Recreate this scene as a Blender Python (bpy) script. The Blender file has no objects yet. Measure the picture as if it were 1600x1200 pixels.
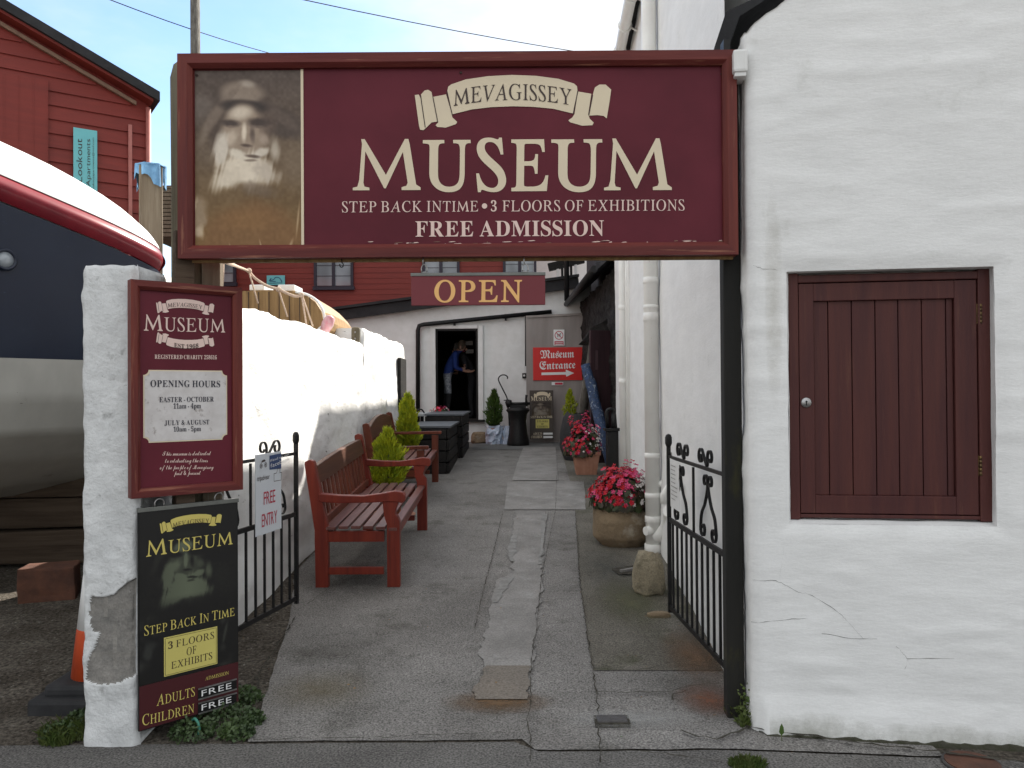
import bpy, bmesh, math, random
import numpy as np
from mathutils import Vector, Matrix, noise as mn
R = random.Random(7)
rad = math.radians
scene = bpy.context.scene
C = scene.collection

# ---------------------------------------------------------------- camera, sky, sun, exposure
FPX = 1250.0
cam = bpy.data.cameras.new('camera'); camo = bpy.data.objects.new('camera', cam); C.objects.link(camo)
cam.lens = 36*FPX/1600; cam.sensor_width = 36; cam.clip_start = 0.05; cam.clip_end = 600
CAMM = Matrix.Translation((0, 0, 1.5)) @ Matrix.Rotation(rad(90.55), 4, 'X') @ Matrix.Rotation(-0.007, 4, 'Z')
camo.matrix_world = CAMM
scene.camera = camo
SUN_AZ, SUN_EL = rad(32), rad(37.5)          # to the right of straight ahead, above the horizon
w = bpy.data.worlds.new("World"); scene.world = w; w.use_nodes = True
nt = w.node_tree; N = nt.nodes; LK = nt.links
bg = N['Background']
sky = N.new('ShaderNodeTexSky'); sky.sky_type = 'NISHITA'; sky.sun_disc = False
sky.sun_elevation = SUN_EL; sky.sun_rotation = SUN_AZ
sky.air_density = 1.0; sky.dust_density = .25; sky.ozone_density = 2.5
tc = N.new('ShaderNodeTexCoord'); mp = N.new('ShaderNodeMapping'); mp.inputs['Scale'].default_value = (1.0, 1.0, 2.6); mp.inputs['Location'].default_value = (.35, .1, .2)
nz = N.new('ShaderNodeTexNoise'); nz.inputs['Scale'].default_value = 2.2; nz.inputs['Detail'].default_value = 6; nz.inputs['Roughness'].default_value = .55
dt = N.new('ShaderNodeVectorMath'); dt.operation = 'DOT_PRODUCT'; dt.inputs[1].default_value = Vector((-.40, .86, .34)).normalized()
br = N.new('ShaderNodeMapRange'); br.inputs['From Min'].default_value = .80; br.inputs['From Max'].default_value = 1.0; br.inputs['To Min'].default_value = .40; br.inputs['To Max'].default_value = -.10
ad = N.new('ShaderNodeMath'); ad.operation = 'ADD'
cr = N.new('ShaderNodeMapRange'); cr.interpolation_type = 'SMOOTHSTEP'; cr.inputs['From Min'].default_value = .38; cr.inputs['From Max'].default_value = .82
mx = N.new('ShaderNodeMixRGB'); mx.inputs['Color2'].default_value = (4.15, 4.24, 4.30, 1)
ml = N.new('ShaderNodeMath'); ml.operation = 'MULTIPLY'; ml.inputs[1].default_value = .95
LK.new(tc.outputs['Generated'], mp.inputs['Vector']); LK.new(mp.outputs[0], nz.inputs['Vector']); LK.new(tc.outputs['Generated'], dt.inputs[0]); LK.new(dt.outputs['Value'], br.inputs['Value']); LK.new(br.outputs[0], ad.inputs[0]); LK.new(nz.outputs['Fac'], ad.inputs[1]); LK.new(ad.outputs[0], cr.inputs['Value'])
LK.new(cr.outputs[0], ml.inputs[0]); LK.new(ml.outputs[0], mx.inputs['Fac']); LK.new(sky.outputs[0], mx.inputs['Color1']); LK.new(mx.outputs[0], bg.inputs['Color'])
bg.inputs['Strength'].default_value = 0.13
sl = bpy.data.lights.new('sun', 'SUN'); slo = bpy.data.objects.new('sun', sl); C.objects.link(slo)
sl.energy = 5.0; sl.angle = rad(.55); sl.color = (1, .94, .85)
sdir = Vector((math.sin(SUN_AZ)*math.cos(SUN_EL), math.cos(SUN_AZ)*math.cos(SUN_EL), math.sin(SUN_EL)))
slo.rotation_euler = (-sdir).to_track_quat('-Z', 'Y').to_euler()
slo.location = (12, 20, 20)
scene.view_settings.view_transform = 'Standard'; scene.view_settings.look = 'None'
scene.view_settings.exposure = 1.14; scene.view_settings.gamma = 1
scene.cycles.max_bounces = 8; scene.cycles.diffuse_bounces = 5

# ---------------------------------------------------------------- surveying helpers
_CR = CAMM.to_3x3(); _CO = Vector((0, 0, 1.5))
def ray(px, py): return (_CR @ Vector(((px-800)/FPX, -(py-600)/FPX, -1))).normalized()
def P(px, py, d):
    r = ray(px, py); return _CO + r*(d/r.y)
_gp = [(-9, 0), (3.42, 0), (4.25, .07), (5.6, .14), (7.4, .23), (8.55, .28), (10.15, .36), (12.5, .45), (15.5, .53), (60, .6)]
def g(d):
    for (a, za), (b, zb) in zip(_gp, _gp[1:]):
        if d <= b: return za+(zb-za)*(d-a)/(b-a)
    return _gp[-1][1]
def B(px, py):                                # where a point seen on the ground lies
    d = 3.0
    for k in range(60):
        r = ray(px, py); t = (g(d)-1.5)/r.z; d = .5*d+.5*max(.5, r.y*t)
    p = P(px, py, d); return Vector((p.x, d, g(d)))
def S(n, d): return n*d/FPX
def fb(p, o=4): return mn.fractal(Vector(p), 1.0, 2.0, o)

# ---------------------------------------------------------------- object helpers
MAT = {}
def tagv(o, label=None, cat=None, group=None, kind=None):
    if label: o['label'] = label
    if cat: o['category'] = cat
    if group: o['group'] = group
    if kind: o['kind'] = kind
    return o
def setm(o, loc, rz):
    MAT[o] = Matrix.Translation(Vector(loc)) @ Matrix.Rotation(rz, 4, 'Z'); o.location = loc; o.rotation_euler = (0, 0, rz)
def thing(name, label, cat, loc=(0, 0, 0), rz=0, group=None):
    o = bpy.data.objects.new(name, None); C.objects.link(o); o.empty_display_size = .1
    setm(o, loc, rz); return tagv(o, label, cat, group)
class MB:
    """collects shapes, then links them as one mesh object"""
    def __init__(s): s.bm = bmesh.new(); s.mi = 0
    def face(s, pts):
        vs = [s.bm.verts.new(p) for p in pts]
        try:
            f = s.bm.faces.new(vs); f.material_index = s.mi; return f
        except ValueError: return None
    def box(s, c, sz, rot=None, bev=0):
        c = Vector(c); x, y, z = sz[0]/2, sz[1]/2, sz[2]/2
        if bev and bev < min(x, y, z):
            t = bmesh.new(); bmesh.ops.create_cube(t, size=1)
            for v in t.verts: v.co = Vector((v.co.x*sz[0], v.co.y*sz[1], v.co.z*sz[2]))
            bmesh.ops.bevel(t, geom=list(t.edges), offset=bev, segments=2, affect='EDGES', profile=.6)
            s.merge(t, Matrix.Translation(c) @ (rot.to_4x4() if rot else Matrix())); return s
        q = [Vector((a*x, b*y, e*z)) for e in (-1, 1) for a, b in ((-1, -1), (1, -1), (1, 1), (-1, 1))]
        if rot: q = [rot @ v for v in q]
        v = [s.bm.verts.new(c+p) for p in q]
        for f in ((3, 2, 1, 0), (4, 5, 6, 7), (0, 1, 5, 4), (1, 2, 6, 5), (2, 3, 7, 6), (3, 0, 4, 7)):
            s.bm.faces.new([v[i] for i in f]).material_index = s.mi
        return s
    def merge(s, t, M=Matrix()):
        m = {v: s.bm.verts.new(M @ v.co) for v in t.verts}
        for f in t.faces:
            n = s.bm.faces.new([m[v] for v in f.verts]); n.material_index = s.mi
        t.free()
    def beam(s, a, b, wd, th, up=(0, 0, 1), bev=0):
        a, b = Vector(a), Vector(b); d = b-a; L = d.length; d.normalize()
        u = Vector(up); sd = d.cross(u)
        if sd.length < 1e-4: u = Vector((0, 1, 0)); sd = d.cross(u)
        sd.normalize(); u = sd.cross(d)
        rot = Matrix((d, sd, u)).transposed()
        return s.box((a+b)/2, (L, wd, th), rot, bev)
    def tube(s, pts, r, n=8, cap=True, closed=False):
        pts = [Vector(p) for p in pts]; rr = r if isinstance(r, (list, tuple)) else [r]*len(pts)
        rings = []; prev = None
        for i, p in enumerate(pts):
            a = pts[i-1] if i > 0 else (pts[-1] if closed else p); b = pts[i+1] if i < len(pts)-1 else (pts[0] if closed else p)
            t = (b-a).normalized()
            if prev is None:
                ref = Vector((0, 0, 1)) if abs(t.z) < .9 else Vector((1, 0, 0)); nrm = t.cross(ref).normalized()
            else:
                nrm = (prev-t*prev.dot(t)); nrm = nrm.normalized() if nrm.length > 1e-6 else t.orthogonal().normalized()
            prev = nrm; bn = t.cross(nrm)
            rings.append([s.bm.verts.new(p+(nrm*math.cos(k*2*math.pi/n)+bn*math.sin(k*2*math.pi/n))*rr[i]) for k in range(n)])
        for i in range(len(rings)-(0 if closed else 1)):
            A, Bq = rings[i], rings[(i+1) % len(rings)]
            for k in range(n):
                f = s.bm.faces.new((A[k], A[(k+1) % n], Bq[(k+1) % n], Bq[k])); f.material_index = s.mi; f.smooth = True
        if cap and not closed:
            for q in (rings[0][::-1], rings[-1]):
                try: s.bm.faces.new(q).material_index = s.mi
                except ValueError: pass
        return s
    def lathe(s, prof, c=(0, 0, 0), n=24, axis=None, jit=0):
        c = Vector(c); M = axis if axis else Matrix.Identity(3)
        rings = []
        for r, z in prof:
            rings.append([s.bm.verts.new(c+M @ Vector((0, 0, z)))]*n if r < 1e-6 else [s.bm.verts.new(c+M @ Vector((r*math.cos(k*2*math.pi/n), r*math.sin(k*2*math.pi/n), z))) for k in range(n)])
        for A, Bq in zip(rings, rings[1:]):
            for k in range(n):
                q = []
                for v in (A[k], A[(k+1) % n], Bq[(k+1) % n], Bq[k]):
                    if v not in q: q.append(v)
                if len(q) > 2: f = s.bm.faces.new(q); f.material_index = s.mi; f.smooth = True
        for q in (rings[0][::-1], rings[-1]):
            if q[0] is not q[1]: s.bm.faces.new(q).material_index = s.mi
        return s
    def prism(s, poly, off, plane='XZ'):
        """polygon in a plane, extruded by off (vector)"""
        off = Vector(off)
        A = [Vector((p[0], 0, p[1])) if plane == 'XZ' else Vector((p[0], p[1], 0)) if plane == 'XY' else Vector((0, p[0], p[1])) for p in poly]
        return s.prism3(A, off)
    def prism3(s, A, off):
        off = Vector(off); A = [Vector(p) for p in A]
        a = [s.bm.verts.new(p) for p in A]; b = [s.bm.verts.new(p+off) for p in A]; n = len(a)
        for q in (a, b[::-1]): s.bm.faces.new(q).material_index = s.mi
        for i in range(n): s.bm.faces.new((a[(i+1) % n], a[i], b[i], b[(i+1) % n])).material_index = s.mi
        return s
    def grid(s, us, vs, fn, mask=None, smooth=True):
        V = [[s.bm.verts.new(fn(u, v)) for v in vs] for u in us]
        for i in range(len(us)-1):
            for j in range(len(vs)-1):
                m = s.mi
                if mask:
                    m = mask(.5*(us[i]+us[i+1]), .5*(vs[j]+vs[j+1]))
                    if m is None: continue
                f = s.bm.faces.new((V[i][j], V[i+1][j], V[i+1][j+1], V[i][j+1])); f.material_index = m; f.smooth = smooth
        return V
    def raw(s, verts, faces, M=None):
        vs = [s.bm.verts.new(M @ Vector(v) if M else v) for v in verts]
        for f in faces:
            try: s.bm.faces.new([vs[i] for i in f]).material_index = s.mi
            except ValueError: pass
        return s
    def build(s, name, mat, parent=None, world=False, bevel=0, smooth=None, loc=None, rz=0, fixn=True, seg=2):
        if fixn: bmesh.ops.recalc_face_normals(s.bm, faces=s.bm.faces)
        me = bpy.data.meshes.new(name)
        if world and parent is not None: s.bm.transform(MAT[parent].inverted())
        if loc is not None and parent is None:
            MM = Matrix.Translation(Vector(loc)) @ Matrix.Rotation(rz, 4, 'Z')
            if world: s.bm.transform(MM.inverted())
        s.bm.to_mesh(me); s.bm.free()
        for m in (mat if isinstance(mat, (list, tuple)) else [mat]): me.materials.append(m)
        if smooth is not None:
            for p in me.polygons: p.use_smooth = smooth
        o = bpy.data.objects.new(name, me); C.objects.link(o)
        if parent is not None: o.parent = parent; MAT[o] = MAT[parent]
        else: setm(o, loc if loc is not None else (0, 0, 0), rz)
        if bevel:
            b = o.modifiers.new('bevel', 'BEVEL'); b.width = bevel; b.segments = seg; b.limit_method = 'ANGLE'; b.angle_limit = rad(35)
        return o
def lin(a, b, n): return [a+(b-a)*i/(n-1) for i in range(n)]
def smoothpath(pts, n=6):
    pts = [Vector(p) for p in pts]; out = []
    for i in range(len(pts)-1):
        p0 = pts[max(i-1, 0)]; p1 = pts[i]; p2 = pts[i+1]; p3 = pts[min(i+2, len(pts)-1)]
        for k in range(n):
            t = k/n
            out.append(.5*((2*p1)+(p2-p0)*t+(2*p0-5*p1+4*p2-p3)*t*t+(3*p1-p0-3*p2+p3)*t**3))
    return out+[pts[-1]]
def tree_copy(o, loc, rz, label, group=None):
    c = o.copy(); C.objects.link(c); setm(c, loc, rz); c['label'] = label
    if group: c['group'] = group
    def rec(a, b):
        for ch in list(a.children):
            k = ch.copy(); C.objects.link(k); k.parent = b; rec(ch, k)
    rec(o, c); return c

# ---------------------------------------------------------------- materials
def srgb(r, g_, b):
    f = lambda c: (c/255/12.92) if c/255 <= .04045 else ((c/255+.055)/1.055)**2.4
    return (f(r), f(g_), f(b))
def mat(name, c1, c2=None, scale=6, rough=.6, bump=0, bscale=30, stretch=(1, 1, 1), spots=None, metal=0, spec=.4, detail=5, fine=0, fscale=160, coat=0, layers=(), lo=.35, hi=.65, bstretch=None, bdist=.01):
    """c1/c2 mottled by noise; spots=(colour, scale, threshold, softness[, stretch]); layers = more spots; fine = speckle"""
    m = bpy.data.materials.new(name); m.use_nodes = True; nt = m.node_tree; N = nt.nodes; K = nt.links
    b = N['Principled BSDF']; b.inputs['Roughness'].default_value = rough; b.inputs['Metallic'].default_value = metal
    b.inputs['Specular IOR Level'].default_value = spec
    if coat: b.inputs['Coat Weight'].default_value = coat; b.inputs['Coat Roughness'].default_value = .15
    tc = N.new('ShaderNodeTexCoord')
    def nse(sc, st=(1, 1, 1), det=5, ro=.6, off=(0, 0, 0)):
        mp = N.new('ShaderNodeMapping'); mp.inputs['Scale'].default_value = st; mp.inputs['Location'].default_value = off
        K.new(tc.outputs['Object'], mp.inputs['Vector'])
        n = N.new('ShaderNodeTexNoise'); n.inputs['Scale'].default_value = sc; n.inputs['Detail'].default_value = det; n.inputs['Roughness'].default_value = ro
        K.new(mp.outputs[0], n.inputs['Vector']); return n.outputs['Fac']
    def ramp(src, a, bb):
        r = N.new('ShaderNodeMapRange'); r.inputs['From Min'].default_value = a; r.inputs['From Max'].default_value = bb; K.new(src, r.inputs['Value']); return r.outputs[0]
    def mix(f, a, bb, mode='MIX'):
        x = N.new('ShaderNodeMixRGB'); x.blend_type = mode
        if isinstance(f, (int, float)): x.inputs[0].default_value = f
        else: K.new(f, x.inputs[0])
        for i, v in ((1, a), (2, bb)):
            if isinstance(v, tuple): x.inputs[i].default_value = (*v[:3], 1)
            else: K.new(v, x.inputs[i])
        return x.outputs[0]
    col = tuple(c1)
    if c2: col = mix(ramp(nse(scale, stretch, detail), lo, hi), col, tuple(c2))
    for i, sp in enumerate(([spots] if spots else [])+list(layers)):
        st = sp[4] if len(sp) > 4 else (1, 1, 1)
        col = mix(ramp(nse(sp[1], st, 6, .65, (3.1*i+1, 1.7, 2.3*i)), sp[2], sp[2]+sp[3]), col, tuple(sp[0]))
    if fine:
        f = ramp(nse(fscale, (1, 1, 1), 2), .25, .75)
        v = N.new('ShaderNodeMapRange'); v.inputs['To Min'].default_value = 1-fine; v.inputs['To Max'].default_value = 1+fine; K.new(f, v.inputs['Value'])
        cc = N.new('ShaderNodeCombineXYZ'); [K.new(v.outputs[0], cc.inputs[i]) for i in range(3)]
        col = mix(1.0, col, cc.outputs[0], 'MULTIPLY')
    if isinstance(col, tuple): b.inputs['Base Color'].default_value = (*col, 1)
    else: K.new(col, b.inputs['Base Color'])
    if bump:
        bp = N.new('ShaderNodeBump'); bp.inputs['Strength'].default_value = bump; bp.inputs['Distance'].default_value = bdist
        K.new(nse(bscale, bstretch or stretch, 8, .65), bp.inputs['Height']); K.new(bp.outputs[0], b.inputs['Normal'])
        m['bump'] = 1
    return m
def vmat(name, rough=.45, spec=.4):
    m = bpy.data.materials.new(name); m.use_nodes = True; b = m.node_tree.nodes['Principled BSDF']; b.inputs['Roughness'].default_value = rough; b.inputs['Specular IOR Level'].default_value = spec
    a = m.node_tree.nodes.new('ShaderNodeAttribute'); a.attribute_name = 'Col'; m.node_tree.links.new(a.outputs['Color'], b.inputs['Base Color']); return m
def wmat(name, c1, c2, axis='Z', rough=.55, wear=None, bump=.25, spec=.22, coat=0):
    st = {'X': (.06, 1, 1), 'Y': (1, .06, 1), 'Z': (1, 1, .06)}[axis]
    return mat(name, c1, c2, 22, rough, bump, 60, st, spots=(wear, 30, .60, .13, st) if wear else None, spec=spec, coat=coat)
M = {}
M['white_render'] = mat('white_render', (.79, .79, .78), (.73, .73, .72), 3, .75, .15, 17, (1, 1, 3), spots=((.55, .55, .52), 5, .63, .25), fine=.03, fscale=90, spec=.25, layers=[((.40, .37, .30), 22, .74, .1)], bdist=.03)
M['white_rubble'] = mat('white_rubble', (.82, .82, .81), (.76, .76, .74), 4, .8, .3, 9, (1, 1, 2.0), fine=.03, spec=.2, layers=[((.13, .125, .12), 11, .675, .02, (1, .8, 2.8))], bdist=.04)
M['white_paint'] = mat('white_paint', (.76, .76, .75), (.68, .68, .66), 5, .5, .1, 40, spots=((.42, .38, .32), 9, .68, .12), spec=.4)
M['pipe_white'] = mat('pipe_white', (.86, .86, .83), (.80, .79, .76), 5, .4, .08, 30, spots=((.40, .36, .30), 16, .69, .08), spec=.45)
M['pillar'] = mat('pillar', (.72, .73, .73), (.58, .59, .59), 7, .8, .7, 22, spots=((.20, .20, .19), 11, .62, .16), fine=.06, spec=.2, layers=[((.12, .12, .10), 60, .66, .1)], bdist=.02)
M['block'] = mat('block', (.27, .255, .235), (.17, .165, .155), 8, .9, .8, 40, spots=((.46, .45, .43), 7, .64, .1), fine=.2, fscale=120, spec=.15)
M['mortar'] = mat('mortar', (.30, .285, .26), (.20, .19, .175), 12, .95, .8, 60, fine=.15, spec=.1)
M['concrete'] = mat('concrete', (.155, .147, .139), (.220, .210, .200), 1.6, .92, .8, 70, fine=.75, fscale=120, spots=((.085, .080, .070), 2.6, .53, .22), spec=.12, layers=[((.34, .33, .31), 48, .68, .05), ((.045, .042, .036), 34, .69, .05)], bdist=.008)
M['concrete_damp'] = mat('concrete_damp', (.112, .103, .086), (.162, .150, .130), 1.8, .92, .8, 70, fine=.7, fscale=115,  spots=((.062, .065, .04), 2.2, .56, .16), spec=.12, layers=[((.27, .26, .23), 46, .69, .05), ((.13, .085, .05), 1.6, .66, .12)], bdist=.008)
M['screed'] = mat('screed', (.265, .254, .243), (.185, .176, .167), 3.5, .8, .4, 50, fine=.3, fscale=90, spots=((.31, .305, .295), 5, .58, .14), spec=.2, layers=[((.12, .115, .11), 9, .70, .06)], bdist=.006)
M['screed_brown'] = mat('screed_brown', (.190, .166, .142), (.165, .147, .128), 5, .88, .4, 60, fine=.35, fscale=90, spec=.12)
M['screed_edge'] = mat('screed_edge', (.27, .265, .255), (.18, .175, .168), 14, .85, .4, 80, fine=.12, spec=.2)
M['stain'] = mat('stain', (.15, .105, .06), (.17, .145, .12), 6, .85, .4, 130, fine=.34, fscale=230, spec=.2)
M['rust_stain'] = mat('rust_stain', (.27, .085, .035), (.20, .13, .085), 12, .9, .4, 90, fine=.3, fscale=200, spec=.15)
M['asphalt'] = mat('asphalt', (.118, .112, .106), (.165, .158, .15), 2.2, .95, 1, 60, fine=.8, fscale=105, spec=.2, layers=[((.26, .25, .24), 48, .68, .05)], bdist=.012)
M['crack'] = mat('crack', (.035, .032, .027), (.075, .07, .058), 30, .95, spec=.05)
M['gravel'] = mat('gravel', (.085, .072, .058), (.15, .132, .11), 4, .95, 1, 60, fine=.8, fscale=55, spec=.1, layers=[((.30, .28, .25), 34, .62, .06), ((.03, .026, .02), 30, .62, .08)], bdist=.03)
M['flag'] = mat('flag', (.10, .10, .10), (.15, .15, .145), 4, .85, .4, 60, fine=.15, spots=((.10, .09, .08), 5, .6, .1))
M['sign_panel'] = mat('sign_panel', (.128, .018, .030), (.092, .012, .021), 1.6, .5, spec=.18, layers=[((.17, .045, .055), 40, .76, .06)])
M['sign_frame'] = wmat('sign_frame', (.150, .030, .024), (.095, .018, .017), 'X', .45, (.30, .13, .08))
M['sign_frame_v'] = wmat('sign_frame_v', (.165, .034, .024), (.100, .019, .017), 'Z', .45, (.30, .13, .08))
M['cream'] = mat('cream', (.70, .60, .43), (.66, .56, .41), 5, .5)
M['pink_cream'] = mat('pink_cream', (.74, .56, .50), (.72, .54, .47), 5, .5)
M['ink'] = mat('ink', (.04, .022, .018), rough=.5)
M['dark_ink'] = mat('dark_ink', (.02, .02, .035), rough=.5)
M['portrait'] = vmat('portrait')
M['open_panel'] = mat('open_panel', (.185, .045, .053), (.165, .04, .047), 3, .6, spec=.2)
M['gold'] = mat('gold', (.80, .46, .16), (.75, .42, .15), 5, .45)
M['yellow_ink'] = mat('yellow_ink', (.62, .52, .14), (.58, .48, .13), 5, .5)
M['grey_metal'] = mat('grey_metal', (.17, .175, .16), (.13, .135, .125), 12, .45, metal=.4)
M['steel'] = mat('steel', (.42, .42, .42), (.25, .24, .23), 30, .35, metal=.9)
M['post_wood'] = wmat('post_wood', (.085, .072, .048), (.16, .14, .10), 'Z', .85, (.045, .06, .025), .7)
M['plank_wood'] = wmat('plank_wood', (.20, .165, .12), (.13, .10, .07), 'Z', .85, (.30, .27, .23), .6)
M['old_wood'] = wmat('old_wood', (.26, .165, .075), (.15, .09, .04), 'Z', .8, (.07, .045, .025), .6)
M['black_post'] = mat('black_post', (.008, .008, .007), (.015, .014, .011), 6, .8, .3, 30, (1, 1, .1), spots=((.040, .038, .010), 6, .58, .18, (1, 1, .35)))
M['iron'] = mat('iron', (.008, .008, .009), (.014, .013, .013), 25, .5, .15, 80, spots=((.05, .025, .012), 30, .72, .06), spec=.3)
M['shutter'] = wmat('shutter', (.084, .027, .023), (.060, .020, .020), 'Z', .5, (.105, .042, .03), .3)
M['brass'] = mat('brass', (.20, .13, .055), (.09, .06, .035), 40, .4, metal=.8)
M['bench_red'] = wmat('bench_red', (.205, .032, .018), (.135, .021, .014), 'Z', .42, (.075, .022, .016), .25, coat=.1)
M['bench_rail'] = wmat('bench_rail', (.105, .042, .023), (.065, .026, .016), 'Y', .5, (.20, .09, .05), .3)
M['bench_seat'] = wmat('bench_seat', (.17, .075, .065), (.11, .042, .038), 'Y', .4, (.26, .16, .14), .3)
M['bench_brown'] = wmat('bench_brown', (.155, .040, .022), (.095, .026, .016), 'Z', .5, (.22, .09, .06), .3)
M['black_wood'] = wmat('black_wood', (.009, .008, .008), (.018, .016, .015), 'Y', .6, (.06, .05, .045), .4)
M['slate_top'] = mat('slate_top', (.075, .085, .10), (.11, .12, .135), 5, .5, .2, 40, spots=((.17, .17, .17), 9, .66, .1))
M['slate'] = mat('slate', (.028, .028, .032), (.055, .055, .062), 8, .6, .9, 16, (1, 1, 2), fine=.15, spec=.35, bdist=.04)
M['black_stone'] = mat('black_stone', (.012, .011, .011), (.04, .036, .034), 5, .85, 1, 9, (1, 1, 1.8), spec=.2, bdist=.06)
M['purple_door'] = wmat('purple_door', (.045, .022, .026), (.03, .016, .019), 'Z', .6)
M['grey_ply'] = mat('grey_ply', (.33, .295, .275), (.25, .222, .208), 2.5, .8, .15, 30, (1.6, 1.6, .25), spots=((.30, .285, .27), 5, .6, .15, (1, 1, .2)))
M['red_board'] = mat('red_board', (.62, .022, .018), (.56, .02, .018), 4, .4)
M['white_ink'] = mat('white_ink', (.80, .80, .79), (.77, .77, .76), 4, .5)
M['notice_white'] = mat('notice_white', (.66, .70, .74), (.62, .66, .70), 3, .4)
M['notice_red'] = mat('notice_red', (.48, .025, .06), rough=.5)
M['blue_ink'] = mat('blue_ink', (.025, .06, .17), rough=.5)
M['black_panel'] = mat('black_panel', (.008, .008, .008), rough=.5, spec=.25)
M['maroon_panel'] = mat('maroon_panel', (.060, .010, .013), rough=.4)
M['yellow_panel'] = mat('yellow_panel', (.60, .53, .15), (.56, .49, .14), 4, .45)
M['brown_board'] = mat('brown_board', (.075, .06, .05), (.06, .048, .04), 6, .5)
M['leaf_lime'] = mat('leaf_lime', (.46, .48, .02), (.19, .27, .02), 11, .6, spec=.3)
M['leaf_conifer'] = mat('leaf_conifer', (.075, .125, .022), (.035, .072, .018), 10, .6, spec=.3)
M['leaf_dark'] = mat('leaf_dark', (.055, .09, .026), (.028, .05, .018), 14, .5)
M['leaf_begonia'] = mat('leaf_begonia', (.035, .06, .018), (.045, .022, .02), 14, .4)
M['petal_red'] = mat('petal_red', (.54, .010, .022), (.42, .008, .028), 25, .5)
M['petal_pink'] = mat('petal_pink', (.54, .022, .13), (.60, .08, .19), 25, .5)
M['petal_white'] = mat('petal_white', (.78, .76, .72), (.72, .66, .64), 25, .5)
M['terracotta'] = mat('terracotta', (.40, .20, .135), (.33, .155, .10), 8, .8, .2, 40, spots=((.5, .40, .34), 7, .65, .1))
M['sandstone'] = mat('sandstone', (.25, .185, .115), (.165, .12, .075), 4, .85, .8, 26, fine=.12, fscale=140, spots=((.34, .30, .235), 5, .58, .14), layers=[((.09, .07, .045), 5.5, .60, .16)], bdist=.02)
M['granite'] = mat('granite', (.30, .255, .175), (.19, .165, .115), 9, .9, .9, 45, fine=.3, fscale=120, spots=((.10, .095, .07), 14, .62, .12), layers=[((.45, .42, .35), 50, .68, .06)], bdist=.015)
M['bark'] = mat('bark', (.07, .06, .05), (.16, .15, .13), 20, .9, .9, 30, (1, 1, .25), bdist=.02)
M['blue_pole'] = mat('blue_pole', (.035, .07, .16), (.022, .035, .07), 24, .7, .6, 40, spots=((.35, .40, .46), 26, .58, .08), layers=[((.02, .022, .03), 20, .62, .08)], bdist=.01)
M['plastic_bag'] = mat('plastic_bag', (.55, .62, .72), (.42, .50, .64), 14, .4, .6, 18, spots=((.75, .77, .8), 9, .58, .1), bdist=.03)
M['red_boards'] = mat('red_boards', (.200, .024, .016), (.160, .019, .013), 4, .6, .2, 12, (.3, .3, 3))
M['roof_dark'] = mat('roof_dark', (.014, .014, .016), (.026, .026, .028), 6, .8, .3, 20)
M['fascia_wood'] = mat('fascia_wood', (.24, .15, .10), (.17, .10, .07), 10, .7)
M['pink_pipe'] = mat('pink_pipe', (.42, .15, .13), (.35, .12, .10), 8, .5)
M['navy'] = mat('navy', (.005, .010, .026), (.008, .014, .032), 3, .35, .05, 12, spec=.5, layers=[((.03, .045, .085), 14, .66, .08, (1, 1, 2.2)), ((.16, .17, .19), 26, .745, .03, (1, 1, 3))])
M['boat_white'] = mat('boat_white', (.46, .45, .41), (.36, .35, .32), 2, .5, .06, 10, (1, 1, .5), spots=((.20, .17, .13), 7, .62, .14, (1, 1, .3)), layers=[((.12, .11, .10), 24, .70, .04, (1, 1, 3))])
M['boat_deck'] = mat('boat_deck', (.82, .82, .80), (.78, .78, .76), 3, .4)
M['maroon_rail'] = mat('maroon_rail', (.22, .014, .024), (.16, .011, .02), 6, .3, spots=((.38, .12, .12), 24, .70, .06))
M['boat_wood'] = wmat('boat_wood', (.34, .215, .095), (.22, .13, .055), 'Z', .6, (.12, .07, .03), .3)
M['rope'] = mat('rope', (.62, .47, .36), (.45, .34, .26), 60, .9, .5, 120)
M['rag'] = mat('rag', (.16, .33, .52), (.10, .22, .38), 14, .9, .6, 30)
M['cone_orange'] = mat('cone_orange', (.62, .085, .02), (.50, .065, .02), 9, .5)
M['rubber'] = mat('rubber', (.018, .018, .02), (.032, .032, .034), 12, .7)
M['rusty'] = mat('rusty', (.12, .05, .03), (.07, .032, .022), 9, .9, .6, 30)
M['timber'] = wmat('timber', (.055, .038, .026), (.095, .07, .05), 'X', .9, (.03, .02, .015), .5)
M['dark_glass'] = mat('dark_glass', (.30, .33, .36), (.10, .11, .12), 1.4, .08, spec=.8, detail=1)
M['navy_frame'] = mat('navy_frame', (.022, .018, .032), rough=.5)
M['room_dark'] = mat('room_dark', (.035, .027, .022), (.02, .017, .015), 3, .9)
M['skin'] = mat('skin', (.42, .23, .16), (.36, .19, .13), 8, .6)
M['grey_hair'] = mat('grey_hair', (.18, .165, .15), (.12, .11, .10), 20, .8)
M['brown_hair'] = mat('brown_hair', (.14, .10, .07), (.08, .06, .045), 20, .8)
M['blue_cloth'] = mat('blue_cloth', (.018, .045, .22), (.014, .035, .17), 8, .85, .2, 40)
M['dark_cloth'] = mat('dark_cloth', (.015, .015, .018), (.022, .021, .024), 8, .9)
M['print_cloth'] = mat('print_cloth', (.42, .44, .48), (.09, .10, .13), 26, .85)
M['grass'] = mat('grass', (.05, .085, .014), (.085, .10, .025), 18, .6)
M['wire'] = mat('wire', (.06, .06, .065), rough=.6)
M['aqua'] = mat('aqua', (.16, .50, .53), (.14, .46, .50), 4, .5)
M['paper'] = mat('paper', (.70, .70, .69), (.64, .64, .63), 6, .6)
M['cover_iron'] = mat('cover_iron', (.055, .05, .05), (.085, .08, .078), 25, .5, .5, 60, metal=.3)
M['moss'] = mat('moss', (.03, .032, .015), (.055, .052, .04), 30, .95, .8, 60)
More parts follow.
